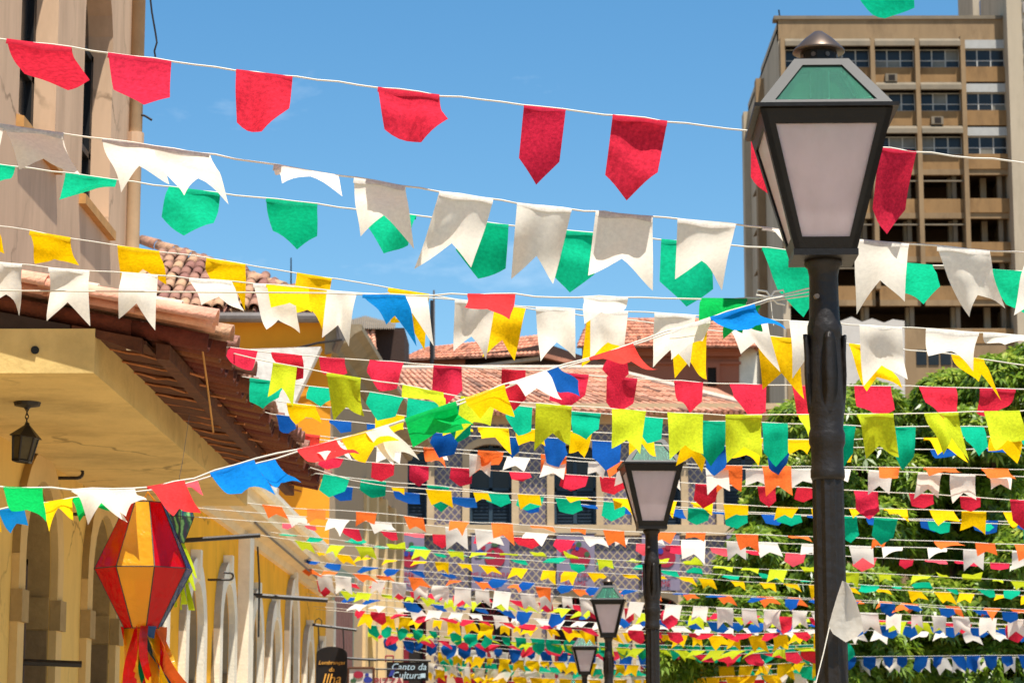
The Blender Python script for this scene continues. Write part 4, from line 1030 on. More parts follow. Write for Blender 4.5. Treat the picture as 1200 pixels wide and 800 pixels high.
# ------------------------------------------------------------------ flags
def flag_verts(shape, H=1.35, lift=0., curl=0., twist=0., shear=0., pinch=0., rip=.0, seed=0, nx=8, ny=8):
    """unit-wide flag hanging from its top edge; lift = angle back from vertical, curl = change of it towards the tip"""
    rg = random.Random(seed); ph = rg.uniform(0, 6.28); ph2 = rg.uniform(0, 6.28); mb = MB()
    cz_k = rg.uniform(-.8, .8) * min(1, rip * 4); cr_u, cr_v = rg.uniform(.25, .75), rg.uniform(.3, .7); cr_a = rg.uniform(0, 3.14); cr_c, cr_s = math.cos(cr_a), math.sin(cr_a)
    jl, jr, jh = rg.uniform(-.09, .09), rg.uniform(-.09, .09), rg.uniform(-.16, .16)
    for i in range(nx + 1):
        u = i / nx; tri = 1 - abs(2 * u - 1)
        h = H * ((.68 + .32 * tri) if shape == 'pent' else (1 - .36 * tri)) * (1 + jh * (u - .5))
        y = z = 0.; n = ny; x = u - .5
        for j in range(ny + 1):
            s = h * j / ny; sv = s / H
            if j:
                th = lift * (.55 + .45 * min(1, sv * 4)) + curl * sv + twist * (u - .5) * min(1, sv * 2) + rip * .9 * math.sin(5 * sv + ph + 2.0 * u)
                if abs(lift) < 1.6: th = max(-1.42, min(1.42, th))
                y += math.sin(th) * h / ny; z -= math.cos(th) * h / ny
            k = 1 - pinch * sv
            rr = rip * .22 * math.sin(u * 8 + ph2 + sv * 1.5) * min(1, sv * 2.5) + cz_k * abs((u - cr_u) * cr_c + (sv - cr_v) * cr_s) * min(1, sv * 3)
            mb.v.append((x * k + .5 + shear * (sv ** 1.15) + (jl * (1 - u) + jr * u) * sv, y + rr, z))
    for i in range(nx):
        for j in range(ny):
            a = i * (ny + 1) + j; mb.f.append((a, a + 1, a + ny + 2, a + ny + 1))
    # hem folded over the cord
    k0 = len(mb.v)
    for i in range(nx + 1):
        u = i / nx
        for (dy, z) in ((0, .012), (-.022, .0), (-.02, -.09 - .02 * math.sin(u * 7 + ph))): mb.v.append((u, dy, z))
    for i in range(nx):
        for j in range(2):
            a = k0 + i * 3 + j; mb.f.append((a, a + 1, a + 4, a + 3))
    return mb.v, mb.f
def flag_mesh(*a, **k):
    mb = MB(); mb.v, mb.f = flag_verts(*a, **k)
    me = mb.mesh('flag'); me.shade_smooth(); me.materials.append(CL['white']); me.materials.append(HEM['white'])
    nx = k.get('nx', a[9] if len(a) > 9 else 8)
    for p in me.polygons[-2 * nx:]: p.material_index = 1
    return me
LIB = {}
def lib_flag(shape, post, k):
    key = (shape, post, k)
    if key not in LIB:
        rg = random.Random(hash(key) % 99991 if False else (k * 37 + post * 101 + (5 if shape == 'pent' else 0)))
        sg = rg.choice((-1, 1))
        lift = [rg.uniform(.15, .55), rg.uniform(.6, 1.0), rg.uniform(1.08, 1.42), rg.uniform(1.75, 2.1), rg.uniform(.02, .3)][post]
        tw = [.35, .5, .45, .6, .2][post]
        LIB[key] = flag_mesh(shape, 1.25, sg * lift, sg * rg.uniform(-.5, .25), rg.uniform(-tw, tw), rg.uniform(-.15, .3), rg.uniform(-.05, .15), rg.uniform(.05, .24), k * 7 + post, 6, 6)
    return LIB[key]
SHAPE = {'red': 'pent', 'green': 'pent', 'teal': 'pent', 'blue': 'pent', 'pink': 'pent', 'white': 'swal', 'yellow': 'swal', 'lime': 'swal', 'orange': 'swal', 'sky': 'swal', 'bright': 'swal', 'salmon': 'swal'}
NAME = {'red': 'red pointed', 'green': 'green pointed', 'teal': 'teal pointed', 'blue': 'blue pointed', 'white': 'white swallowtail', 'yellow': 'yellow swallowtail', 'lime': 'lime green swallowtail', 'orange': 'orange swallowtail'}
class Line:
    """a cord strung through spots seen in the picture, at distances Y"""
    def __init__(s, pts, Ys, left=None, right=None):
        s.px = [p[0] for p in pts]; s.py = [p[1] for p in pts]
        s.Ys = Ys if isinstance(Ys, (list, tuple)) else (Ys, Ys)
        s.left, s.right = left, right
    def Y(s, px):
        a, b = s.px[0], s.px[-1]
        if len(s.Ys) == len(s.px) and len(s.Ys) > 2: return float(np.interp(px, s.px, s.Ys))
        return s.Ys[0] + (s.Ys[1] - s.Ys[0]) * (px - a) / (b - a)
    def at(s, px):
        X, V = s.px, s.py
        if px <= X[0]: py = V[0] + (px - X[0]) * (V[1] - V[0]) / (X[1] - X[0])
        elif px >= X[-1]: py = V[-1] + (px - X[-1]) * (V[-1] - V[-2]) / (X[-1] - X[-2])
        else:
            i = max(j for j in range(len(X)) if X[j] <= px); i = min(i, len(X) - 2)
            t = (px - X[i]) / (X[i + 1] - X[i])
            m = lambda j: (V[min(j + 1, len(V) - 1)] - V[max(j - 1, 0)]) / (X[min(j + 1, len(X) - 1)] - X[max(j - 1, 0)])
            h = X[i + 1] - X[i]; t2, t3 = t * t, t * t * t
            py = (2 * t3 - 3 * t2 + 1) * V[i] + (t3 - 2 * t2 + t) * h * m(i) + (3 * t2 - 2 * t3) * V[i + 1] + (t3 - t2) * h * m(i + 1)
        return P(px, py, s.Y(px))
    def cord(s, r):
        a, b = s.px[0], s.px[-1]; n = max(10, int((b - a) / 24)); rg = random.Random(int(a * 7 + s.py[0] * 13))
        pts = [s.at(a + (b - a) * i / n) + Vector((0, 0, rg.uniform(-.0035, .0035))) for i in range(n + 1)]
        if s.left is not None: pts.insert(0, Vector(s.left))
        if s.right is not None: pts.append(Vector(s.right))
        return MB().tube(pts, r, 5)
def put_flag(ln, px0, wpx, color, me, parent, Hs=1.0, dy=0.0):
    a, b = ln.at(px0), ln.at(px0 + wpx); d = b - a; W = d.length; x = d.normalized()
    y = Vector((-x.y, x.x, 0)).normalized(); z = x.cross(y)
    rot = Matrix((x, y, z)).transposed(); hh = Hs * wpx * ln.Y(px0) / FPX
    o = inst('flag', me, CL[color], a + Vector((0, dy, 0)), rot, parent, scale=(W, hh, hh))
    o.material_slots[1].link = 'OBJECT'; o.material_slots[1].material = HEM[CL[color].name[6:]]
    return o
def extrap(ln, X, side):
    e = 0 if side < 0 else -1
    p = ln.at(ln.px[e]); q = ln.at(ln.px[e] + (40 if side < 0 else -40)); d = p - q
    return p + d * ((X - p.x) / d.x) + Vector((0, 0, -.02 * abs(X - p.x) * 0))
BINS = ((7, 10), (10, 14), (14, 19), (19, 26), (26, 31), (31, 37))
def RXf(Y):
    for a_, b_ in BINS:
        if a_ <= Y < b_: return .208 * b_ + 1.2
    return 9.0
ordinal = {}
ORD = ['topmost', 'second', 'third', 'fourth', 'fifth', 'sixth', 'seventh', 'eighth', 'ninth', 'tenth', 'eleventh', 'twelfth']
RIGHT_ENDS = []
def garland(color, pts, Y, r=.0033, label=None, left='wall', right='post'):
    ln = Line(pts, Y)
    if left == 'wall': ln.left = extrap(ln, -XL + .02, -1)
    elif left is not None: ln.left = left
    if right == 'post':
        ln.right = extrap(ln, RXf(ln.Ys[-1]), 1); RIGHT_ENDS.append(Vector(ln.right))
    elif right is not None: ln.right = right
    if label is None:
        k = ordinal.get(color, 0); ordinal[color] = k + 1
        label = f'{ORD[k]} garland of {NAME[color]} flags' + (' counting down from the top' if k else ' across the street, highest of its colour')
    m = ln.at((ln.px[0] + ln.px[-1]) / 2)
    t = thing('flag_garland', label, 'garland', m, 'flag garlands strung over the street')
    ln.cord(r).build('cord', M_cord, t)
    return t, ln
def row_explicit(color, pts, Y, flags, H, **kw):
    """flags: (px, width px, visible height px, shear px[, colour])"""
    t, ln = garland(color, pts, Y, **kw)
    for i, f in enumerate(flags):
        px, wp, vh, sh = f[:4]; c = f[4] if len(f) > 4 else color
        ppm = FPX / ln.Y(px); full = H * ppm
        ratio = max(.12, min(1.0, vh / full)); lf = math.acos(ratio)
        W = wp / ppm
        rg = random.Random(int(px * 13 + wp + vh)); sg = -1 if rg.random() < .62 else 1
        kc, kt, kp, kr = rg.uniform(-.5, .3), rg.uniform(-.8, .8), rg.uniform(-.04, .22), rg.uniform(.2, .46)
        pyv = float(np.interp(px, ln.px, ln.py)); tl = (870 - pyv) / FPX; best = None
        for q in range(14):
            l_ = min(1.4, lf * .6 + q * .08)
            arg = (SHAPE[c], H / W, sg * l_, sg * kc * (.25 + l_), kt * .55, sh / wp, kp, kr, int(px) + 50)
            vv = flag_verts(*arg, 10, 10)[0]
            er = abs(max(-v[2] + v[1] * tl for v in vv) * wp - vh)
            if best is None or er < best[0]: best = (er, arg)
        me = flag_mesh(*best[1], 10, 10)
        put_flag(ln, px, wp, c, me, t)
    return t, ln
def row_auto(color, pts, Y, x0, x1, W, gap, posts, seed, r=.0036, avoid=(), cols=None, **kw):
    t, ln = garland(color, pts, Y, r=r, **kw)
    rg = random.Random(seed); px = x0 + rg.uniform(0, 10)
    while px < x1:
        ppm = FPX / ln.Y(px); wp = W * ppm * rg.uniform(.82, 1.05)
        pk = rg.choice(posts); c = rg.choice(cols) if cols else color
        if rg.random() < .03:
            px += wp * .8; continue
        if rg.random() < .15: wp *= rg.uniform(.55, .85)
        put_flag(ln, px, wp, c, lib_flag(SHAPE[c], pk, rg.randrange(14)), t, rg.uniform(.74, .92) if pk in (1, 2, 3) else rg.uniform(.86, 1.0))
        px += wp + gap * ppm * rg.uniform(.3, 1.15)
    return t, ln
def eave_tie(px, py):
    Y = -EX * FPX / (610 - px) ; p = P(px, py, Y); return Vector((EX - .05, Y, p.z))

row_explicit('red', [(-60, 38), (0, 45), (200, 72), (430, 101), (600, 122), (720, 135), (870, 153), (1040, 174), (1190, 190), (1260, 198)], 7.95,
    [(8, 76, 48, 20), (127, 74, 52, 22), (277, 66, 74, 12), (443, 72, 60, 26), (614, 49, 98, -2), (718, 64, 104, -6), (880, 42, 72, 6), (1030, 44, 106, 0), (1212, 60, 70, 10)], .295)
row_explicit('white', [(-60, 138), (0, 146), (240, 180), (400, 206), (500, 222), (600, 237), (700, 248), (860, 263), (1000, 280), (1200, 297), (1260, 302)], 8.05,
    [(-55, 60, 50, 10), (5, 70, 56, 12), (120, 60, 38, 12), (180, 66, 30, 20), (321, 72, 24, 18), (415, 60, 74, 20), (515, 63, 98, -12), (606, 64, 94, -3), (698, 67, 92, 0), (794, 68, 84, 3), (893, 44, 48, 12), (1003, 62, 92, 14), (1098, 62, 82, 42), (1205, 60, 70, 8)], .272)
row_explicit('green', [(-60, 185), (0, 193), (200, 219), (400, 243), (540, 258), (600, 264), (780, 281), (900, 291), (1060, 308), (1200, 318), (1260, 322)], 9.0,
    [(-30, 48, 36, 4), (77, 60, 30, 10), (198, 60, 56, 2), (312, 60, 58, 2), (430, 58, 50, 0), (540, 56, 70, -3), (648, 52, 74, 2), (775, 58, 80, 6), (893, 54, 78, 24), (1045, 48, 50, 6), (1160, 48, 58, 22), (1240, 50, 50, 4)], .27)
row_explicit('yellow', [(-60, 256), (0, 265), (140, 288), (245, 303), (350, 320), (460, 338), (580, 357), (690, 370), (810, 384), (890, 393), (1000, 403), (1120, 416), (1200, 428), (1260, 434)], 11.5,
    [(-50, 44, 40, 4), (35, 48, 40, 2), (138, 49, 54, 4), (242, 46, 58, 4), (348, 41, 62, 6), (455, 48, 66, 6), (576, 40, 66, -4), (688, 45, 62, 0), (785, 44, 62, 8), (888, 48, 72, 10), (995, 42, 54, 20), (1115, 38, 40, 42), (1215, 40, 40, 5)], .285)
row_explicit('white', [(-60, 302), (0, 307), (60, 314), (150, 320), (330, 335), (400, 342), (540, 352), (630, 360), (770, 367), (1000, 380), (1200, 393), (1260, 396)], 11.0,
    [(-20, 46, 62, 5), (57, 48, 66, 8), (143, 42, 66, 8), (222, 50, 34, 8), (297, 48, 58, 10), (312, 50, 26, 12, 'yellow'), (383, 35, 64, 2), (457, 44, 58, 10), (533, 47, 68, -3), (628, 46, 66, 4), (692, 44, 62, 0), (767, 48, 66, -2), (850, 50, 62, 26), (925, 40, 70, 4), (1007, 50, 78, 8), (1085, 62, 42, 16), (1152, 52, 22, 16)], .285)
row_explicit('red', [(265, 407), (320, 413), (375, 418), (435, 422), (510, 428), (590, 432), (650, 436), (710, 441), (790, 446), (860, 450), (1000, 452), (1080, 453), (1150, 455), (1260, 458)], 12.2,
    [(268, 34, 24, 2), (318, 36, 30, 6), (374, 30, 22, 4), (433, 40, 36, -2), (508, 33, 46, 3), (588, 28, 50, 4), (647, 43, 44, 0), (711, 36, 40, 0), (790, 34, 38, 0), (855, 43, 40, 0), (928, 30, 50, 4), (1001, 43, 36, 0), (1077, 43, 36, 0), (1148, 42, 34, -2), (1215, 40, 34, 0)], .255, left=eave_tie(262, 404))
row_explicit('lime', [(276, 415), (320, 425), (385, 437), (480, 452), (545, 465), (630, 473), (720, 479), (780, 483), (850, 486), (1005, 485), (1085, 484), (1155, 482), (1260, 480)], 12.0,
    [(320, 28, 46, 8), (383, 40, 56, 12), (472, 48, 20, 6), (540, 40, 52, 0), (628, 42, 56, 0), (717, 40, 50, 0), (782, 42, 56, 2), (850, 43, 58, 0), (935, 25, 34, 6), (1004, 43, 54, 8), (1083, 40, 58, 12), (1153, 42, 44, 0), (1220, 40, 50, 4)], .275, left=eave_tie(271, 413))
row_explicit('teal', [(288, 442), (365, 453), (435, 460), (515, 472), (595, 475), (670, 482), (750, 488), (820, 493), (895, 495), (1045, 500), (1125, 500), (1260, 501)], 13.1,
    [(293, 40, 32, 5), (362, 32, 20, 6), (433, 40, 30, -2), (478, 36, 30, 4), (520, 34, 46, 2), (592, 32, 34, 4), (668, 36, 32, 3), (745, 32, 32, 0), (818, 35, 58, 0), (893, 30, 54, 0), (983, 20, 50, 0), (1043, 30, 54, -2), (1123, 30, 34, 0), (1193, 30, 34, 0)], .255, left=eave_tie(287, 441))
row_explicit('yellow', [(305, 466), (335, 472), (440, 482), (520, 495), (560, 500), (620, 503), (670, 505), (740, 508), (800, 510), (860, 512), (920, 515), (980, 515), (1090, 513), (1160, 512), (1260, 510)], 13.9,
    [(336, 34, 26, 6), (440, 34, 34, 6), (520, 32, 14, 6), (560, 36, 30, 4), (604, 30, 20, 4), (668, 26, 32, -3), (735, 30, 26, 0), (800, 34, 44, -4), (856, 38, 34, -2), (920, 34, 18, 6), (962, 36, 40, 6), (1082, 36, 20, 6), (1160, 36, 18, 4)], .26, left=eave_tie(304, 466))
row_explicit('blue', [(318, 485), (395, 493), (440, 497), (520, 508), (600, 512), (645, 513), (705, 517), (790, 522), (835, 523), (910, 521), (1000, 524), (1100, 527), (1165, 525), (1260, 524)], 14.4,
    [(324, 22, 22, 2), (386, 26, 14, 6), (430, 24, 26, 4), (508, 32, 24, -8), (590, 20, 26, 0), (636, 26, 34, 6), (694, 34, 34, 2), (828, 26, 34, -6), (898, 28, 36, 0), (1090, 34, 10, 4), (1156, 32, 10, 2)], .23, left=eave_tie(315, 482))
row_explicit('orange', [(342, 506), (420, 516), (500, 524), (565, 528), (635, 532), (720, 540), (845, 545), (910, 546), (1030, 547), (1100, 548), (1170, 549), (1260, 552)], 17.2,
    [(345, 30, 12, 6, 'salmon'), (392, 26, 14, 4), (496, 20, 22, 8), (560, 30, 28, -6), (634, 30, 26, 2), (708, 30, 20, 6), (838, 32, 32, 2), (893, 34, 36, 0), (1030, 24, 14, -4), (1082, 38, 10, 0, 'orange'), (1150, 32, 12, 0)], .235, left=eave_tie(340, 509))
row_auto('white', [(346, 512), (400, 518), (455, 525), (540, 531), (635, 538), (690, 541), (820, 548), (990, 550), (1085, 554), (1185, 558), (1260, 560)], 17.25, 440, 1240, .18, .17, (0, 1, 1, 4), 21, left=eave_tie(346, 514))
row_auto('red', [(354, 530), (420, 540), (485, 545), (535, 548), (610, 553), (665, 556), (730, 560), (840, 568), (940, 571), (1005, 575), (1075, 578), (1180, 585), (1260, 588)], 17.4, 368, 1240, .18, .24, (1, 1, 2, 0), 22, left=eave_tie(353, 533))
row_auto('yellow', [(364, 548), (430, 566), (500, 573), (570, 577), (640, 580), (700, 583), (760, 585), (840, 590), (950, 595), (1055, 596), (1150, 599), (1260, 601)], 17.6, 425, 1240, .18, .19, (2, 2, 1), 23, left=eave_tie(365, 551))
row_auto('teal', [(370, 554), (425, 562), (475, 566), (520, 570), (580, 577), (640, 582), (700, 587), (785, 593), (865, 599), (915, 602), (1020, 606), (1120, 612), (1260, 616)], 17.9, 372, 1240, .19, .22, (1, 1, 2, 0), 24, left=eave_tie(370, 557))
row_auto('blue', [(376, 566), (430, 573), (480, 577), (530, 582), (640, 588), (700, 592), (785, 596), (865, 601), (915, 603), (1020, 606), (1120, 609), (1260, 612)], 18.4, 378, 1240, .2, .3, (2, 2, 2), 25, left=eave_tie(376, 568))
row_auto('orange', [(300, 590), (345, 595), (400, 598), (450, 602), (500, 607), (545, 611), (590, 613), (630, 616), (680, 619), (730, 622), (820, 624), (905, 627), (1000, 630), (1100, 634), (1260, 640)], (20.2, 19.6), 300, 1240, .19, .22, (2, 2, 1), 26)
row_auto('white', [(318, 602), (380, 607), (425, 610), (500, 615), (540, 619), (590, 622), (665, 627), (730, 630), (885, 635), (1010, 640), (1095, 642), (1260, 648)], (21, 20), 330, 1240, .2, .2, (1, 2, 2), 27)
row_auto('red', [(320, 612), (375, 616), (420, 620), (490, 625), (540, 627), (600, 629), (680, 633), (830, 641), (895, 646), (1000, 652), (1120, 657), (1260, 663)], (22, 20.8), 330, 1240, .19, .2, (2, 2, 2), 28, cols=('red', 'red', 'pink'))
row_auto('lime', [(328, 630), (385, 638), (450, 641), (540, 646), (605, 649), (670, 653), (740, 657), (805, 660), (870, 665), (935, 668), (1010, 671), (1080, 674), (1170, 679), (1260, 683)], (27, 24), 340, 1240, .19, .2, (2, 3, 2, 1), 29)
row_auto('teal', [(322, 624), (400, 633), (470, 643), (535, 650), (600, 655), (675, 660), (780, 668), (870, 675), (930, 679), (1030, 686), (1150, 690), (1260, 694)], (28, 24.5), 326, 1240, .19, .22, (2, 2, 3), 30)
row_auto('yellow', [(336, 642), (415, 651), (450, 655), (530, 659), (605, 665), (660, 669), (810, 676), (870, 681), (935, 684), (1035, 690), (1115, 694), (1260, 700)], (33, 28), 340, 1240, .2, .22, (2, 1, 2), 31)
row_auto('blue', [(330, 652), (390, 660), (470, 667), (540, 673), (620, 682), (730, 690), (820, 696), (890, 700), (1030, 706), (1120, 713), (1260, 720)], (33.5, 28.4), 334, 1240, .2, .3, (2, 2, 1), 32)
row_auto('orange', [(338, 663), (395, 670), (430, 673), (510, 678), (610, 685), (655, 689), (800, 695), (1010, 703), (1085, 708), (1160, 712), (1260, 717)], (33.8, 28.6), 345, 1240, .2, .32, (1, 2, 2), 33)
row_auto('white', [(360, 671), (420, 677), (475, 683), (540, 688), (600, 694), (690, 701), (740, 705), (830, 711), (930, 715), (1050, 719), (1135, 723), (1260, 728)], (34, 28.8), 366, 1240, .22, .13, (4, 0, 4, 0), 34)
row_auto('red', [(360, 679), (420, 684), (485, 693), (580, 701), (670, 708), (800, 716), (890, 721), (1000, 725), (1100, 729), (1260, 735)], (34.4, 29), 366, 1240, .2, .2, (1, 2, 0), 35)
# the crowded far rows
far = [('lime', 715, 35, 29.4, (1, 2), 1240, .26), ('blue', 722, 35.5, 29.8, (1, 2), 1240, .3), ('white', 729, 36, 30.2, (1, 2), 1240, .24), ('red', 736, 36.5, 30.6, (2, 1), 960, .24), ('yellow', 739, 37, 31, (4, 0, 1), 960, .17), ('teal', 752, 48, 33, (4, 0), 1000, .16), ('lime', 757, 48.5, 33.2, (1, 2), 960, .2),
       ('red', 762, 49, 33.4, (1, 2), 960, .2), ('blue', 766, 49.5, 33.6, (0, 4), 1240, .2), ('white', 770, 50, 33.9, (4, 0), 1240, .14), ('yellow', 777, 50.5, 34.2, (0, 4), 960, .16), ('teal', 783, 51, 34.4, (0, 1), 960, .2), ('white', 790, 52, 34.8, (4, 0), 960, .14), ('yellow', 796, 52.5, 35, (4, 0), 900, .14), ('red', 802, 53, 35.3, (4, 0), 900, .16)]
for k, (c, y7, Ya, Yb, ps, xe, gp) in enumerate(far):
    x0 = 395 + k * 6 if k < 9 else 480 + (k % 4) * 12
    dl = 26 - k * .5
    pts = [(x0 - 30, y7 - dl), (550, y7 - dl * .42), (700, y7), (850, y7 + 7 - k * .4), (1000, y7 + 11 - k * 1.0), (1260, y7 + 18 - k * 2.2)]
    if xe < 1200:
        pts = [p for p in pts if p[0] < xe - 60] + [(xe + 5, y7 + (6 - k * .9))]
        row_auto(c, pts, (Ya, Yb), x0, xe, (.205 if k < 5 else .23), gp * .62, ps, 60 + k, r=.0042, right=Vector((3.6, 38.8 + k * .05, EYE + 1.2 + .05 * k)))
    else: row_auto(c, pts, (Ya, Yb), x0, xe, (.205 if k < 5 else .23), gp * .62, ps, 60 + k, r=.0042)
# pair of garlands tied to the nearest lamp post and carried off to the left
lp = LAMPS[0].location
knot = Vector((lp.x - .05, lp.y - .03, P(945, 342, 7.4).z))
g1, l1 = row_explicit('bright', [(-60, 571), (0, 570), (60, 572), (130, 573), (200, 566), (290, 541), (345, 527), (420, 508), (500, 482), (570, 458), (640, 434), (720, 410), (775, 391), (850, 366), (900, 352)], (6.9, 7.38),
    [(-48, 44, 20, 6, 'yellow'), (4, 46, 22, 8, 'bright'), (84, 44, 34, 20, 'white'), (128, 30, 32, 10, 'white'), (172, 44, 26, 14, 'salmon'), (246, 52, 44, 14, 'sky'), (348, 46, 22, 10, 'salmon'), (400, 38, 34, 10, 'yellow'), (428, 26, 46, 8, 'white'), (474, 60, 32, 14, 'bright'), (545, 46, 44, 18, 'yellow'), (596, 44, 18, -8, 'white'), (628, 26, 36, 10, 'blue'), (690, 52, 36, 12, 'salmon'), (786, 46, 22, 8, 'white'), (832, 52, 32, 12, 'sky')], .20,
    r=.0028, label='mixed colour garland sloping from the nearest lamp post down to the left porch', right=knot)
g2, l2 = row_explicit('bright', [(-60, 606), (0, 597), (85, 583), (130, 578), (200, 571), (290, 546), (345, 531), (500, 486), (640, 438), (775, 394), (900, 354)], (7.05, 7.42),
    [(-2, 30, 16, 4, 'sky'), (48, 38, 20, 2, 'yellow'), (84, 40, 24, 8, 'bright'), (208, 24, 14, 4, 'pink'), (298, 24, 34, 12, 'sky'), (362, 36, 20, 4, 'white'), (500, 30, 26, 10, 'bright'), (712, 24, 26, -4, 'red'), (850, 40, 26, 12, 'bright')], .19,
    r=.0026, label='lower twin of the mixed colour garland, just above the red paper balloon', right=knot + Vector((0, .01, -.01)))
g3, l3 = row_explicit('bright', [(380, 344), (425, 345), (500, 346), (575, 344), (640, 347), (710, 348), (790, 349), (860, 350), (900, 350)], (7.7, 7.45),
    [(425, 50, 20, 8, 'sky'), (548, 56, 30, 4, 'salmon'), (684, 52, 32, 2, 'white'), (822, 54, 40, 2, 'bright')], .185,
    r=.0028, label='level cord with sky blue, salmon and white flags tied to the nearest lamp', right=knot + Vector((0, -.01, .01)), left=Vector((-XL + .02, 9.5, P(300, 338, 9.5).z)))
# bow at the knot
bow = MB(); kb = P(903, 348, 7.4)
for sgx, sgz in ((-1, 1), (1, 1)):
    bow.tube([kb, kb + Vector((sgx * .012, 0, .018)), kb + Vector((sgx * .04, 0, .022)), kb + Vector((sgx * .045, 0, .006)), kb], .0035, 5)
bow.tube([kb, kb + Vector((.02, 0, -.02)), kb + Vector((.045, 0, -.025))], .003, 5); bow.tube([kb, kb + Vector((.002, 0, -.03)), kb + Vector((.008, 0, -.09))], .0015, 4)
bow.build('bow', M_cord, g1)
# top edge: tip of a green flag on a cord above the picture
row_explicit('bright', [(900, -46), (1040, -32), (1260, -16)], 9.6, [(1004, 66, 58, 6, 'teal')], .26, label='green flag tip hanging in at the top edge above the tower', left=Vector((-XL + .02, 9.6, 5.2)))
# wooden posts that carry the right ends of the cords, outside the picture
for k, (ya, yb) in enumerate(BINS):
    RX = .208 * yb + 1.2
    es = [e for e in RIGHT_ENDS if abs(e.x - RX) < .05]
    if not es: continue
    y0, y1, zt_ = min(e.y for e in es), max(e.y for e in es), max(e.z for e in es)
    t = thing('wooden_frame', f'wooden cord frame carrying garland ends at the right roadside, {ORD[k] if k else "nearest"} from the camera', 'frame', (RX, (y0 + y1) / 2, 0), 'cord frames beside the street')
    for y in (y0 - .15, y1 + .15): MB().tube([(RX + .06, y, gz(y) - .1), (RX + .06, y, zt_ + .25)], .06, 8).build('post', M_wood, t)
    for z in sorted(set(round(e.z, 1) for e in es)): MB().tube([(RX + .04, y0 - .2, z), (RX + .04, y1 + .2, z)], .025, 6).build('rail', M_wood, t)

# lone flag snagged on the lamp post
fp = P(990, 681, 7.33)
lf = thing('snagged_flag', 'lone white flag with a loose thread snagged on the nearest lamp post', 'flag', fp)
vs = []; cl = [(990, 681), (1003, 702), (1011, 738), (992, 752), (980, 728), (972, 736), (977, 708)]
f = MB(); grid = [[(987, 680), (990, 681), (994, 683)], [(981, 698), (992, 700), (1003, 703)], [(975, 718), (992, 722), (1009, 722)], [(971, 733), (990, 736), (1012, 738)], [(976, 742), (991, 752), (1004, 746)]]
for j, rw in enumerate(grid):
    for i, (a, b) in enumerate(rw): f.v.append(tuple(P(a, b, 7.33 + (.03 if i == 1 else 0) - .005 * j * (i - 1))))
for j in range(4):
    for i in range(2): a = j * 3 + i; f.f.append((a, a + 1, a + 4, a + 3))
fo = f.build('cloth', CL['white'], lf, smooth=True)
MB().tube([P(972, 734, 7.32), P(965, 765, 7.30), P(956, 800, 7.28), P(950, 840, 7.3)], .0018, 5).build('thread', M_cord, lf)

# ------------------------------------------------------------------ paper balloons
def cello(name, c):
    m = bpy.data.materials.new(name); m.use_nodes = True
    n = m.node_tree.nodes; l = m.node_tree.links.new; b = n['Principled BSDF']; out = n['Material Output']
    b.inputs['Base Color'].default_value = (*c, 1); b.inputs['Roughness'].default_value = .12; b.inputs['Specular IOR Level'].default_value = .8; b.inputs['Coat Weight'].default_value = .35; b.inputs['Coat Roughness'].default_value = .06
    nz = n.new('ShaderNodeTexNoise'); nz.inputs['Scale'].default_value = 9; nz.inputs['Detail'].default_value = 2; nz.inputs['Distortion'].default_value = 2
    t = n.new('ShaderNodeTexCoord'); l(t.outputs['Object'], nz.inputs['Vector'])
    bp = n.new('ShaderNodeBump'); bp.inputs['Strength'].default_value = .6; bp.inputs['Distance'].default_value = .02; l(nz.outputs[0], bp.inputs['Height']); l(bp.outputs[0], b.inputs['Normal'])
    tr = n.new('ShaderNodeBsdfTranslucent'); tr.inputs[0].default_value = (*c, 1)
    tp = n.new('ShaderNodeBsdfTransparent'); tp.inputs[0].default_value = (*[min(1, q * 1.2 + .02) for q in c], 1)
    m1 = n.new('ShaderNodeMixShader'); m1.inputs[0].default_value = .62; m2 = n.new('ShaderNodeMixShader'); m2.inputs[0].default_value = .3
    l(b.outputs[0], m1.inputs[1]); l(tr.outputs[0], m1.inputs[2]); l(m1.outputs[0], m2.inputs[1]); l(tp.outputs[0], m2.inputs[2]); l(m2.outputs[0], out.inputs[0])
    return m
K_red, K_amb, K_blue, K_yel = cello('red_cellophane', srgb(226, 16, 34)), cello('amber_cellophane', srgb(255, 212, 52)), cello('blue_cellophane', srgb(20, 110, 190)), cello('yellow_cellophane', srgb(250, 196, 20))
def balloon(label, Y, top, mid, bot, rt, rm, rb, mats, n=6, rot=R(0), rib=()):
    a, b, c = P(*top, Y), P(*mid, Y), P(*bot, Y); ax = (a.x + c.x) / 2
    t = thing('paper_balloon', label, 'paper balloon', (ax, Y, c.z))
    ring = lambda r, z: [Vector((ax + r * math.sin(2 * math.pi * j / n + rot), Y - r * math.cos(2 * math.pi * j / n + rot), z)) for j in range(n)]
    rings = [ring(rt, a.z), ring(rm, b.z), ring(rb, c.z)]
    fr = MB()
    for j in range(n):
        k = (j + 1) % n
        fr.tube([r[j] for r in rings], .0018, 5)
        for r in rings: fr.tube([r[j], r[k]], .0016, 5)
    fr.build('frame', M_iron, t)
    for j in range(n):
        k = (j + 1) % n
        for q in range(2):
            q0, q1 = rings[q], rings[q + 1]
            MB().prism([q0[j], q0[k], q1[k], q1[j]], (0, 0, -.0008)).build('panel', mats[j % len(mats)], t)
    return t, ax, a, b, c
ppm = FPX / 7.05
bl, ax, a, b, c = balloon('red and amber cellophane paper balloon hanging from the garland at left', 7.05, (175, 589), (172, 667), (162, 736), 22 / ppm, 58 / ppm, 21 / ppm, [K_amb, K_red, K_blue, K_yel, K_red, K_yel, K_blue, K_red], 8, R(-24))
MB().tube([a + Vector((-.02, 0, 0)), P(173, 576, 7.03), a + Vector((.02, 0, 0))], .003, 5).build('hanger', K_yel, bl)
rb_ = random.Random(5)
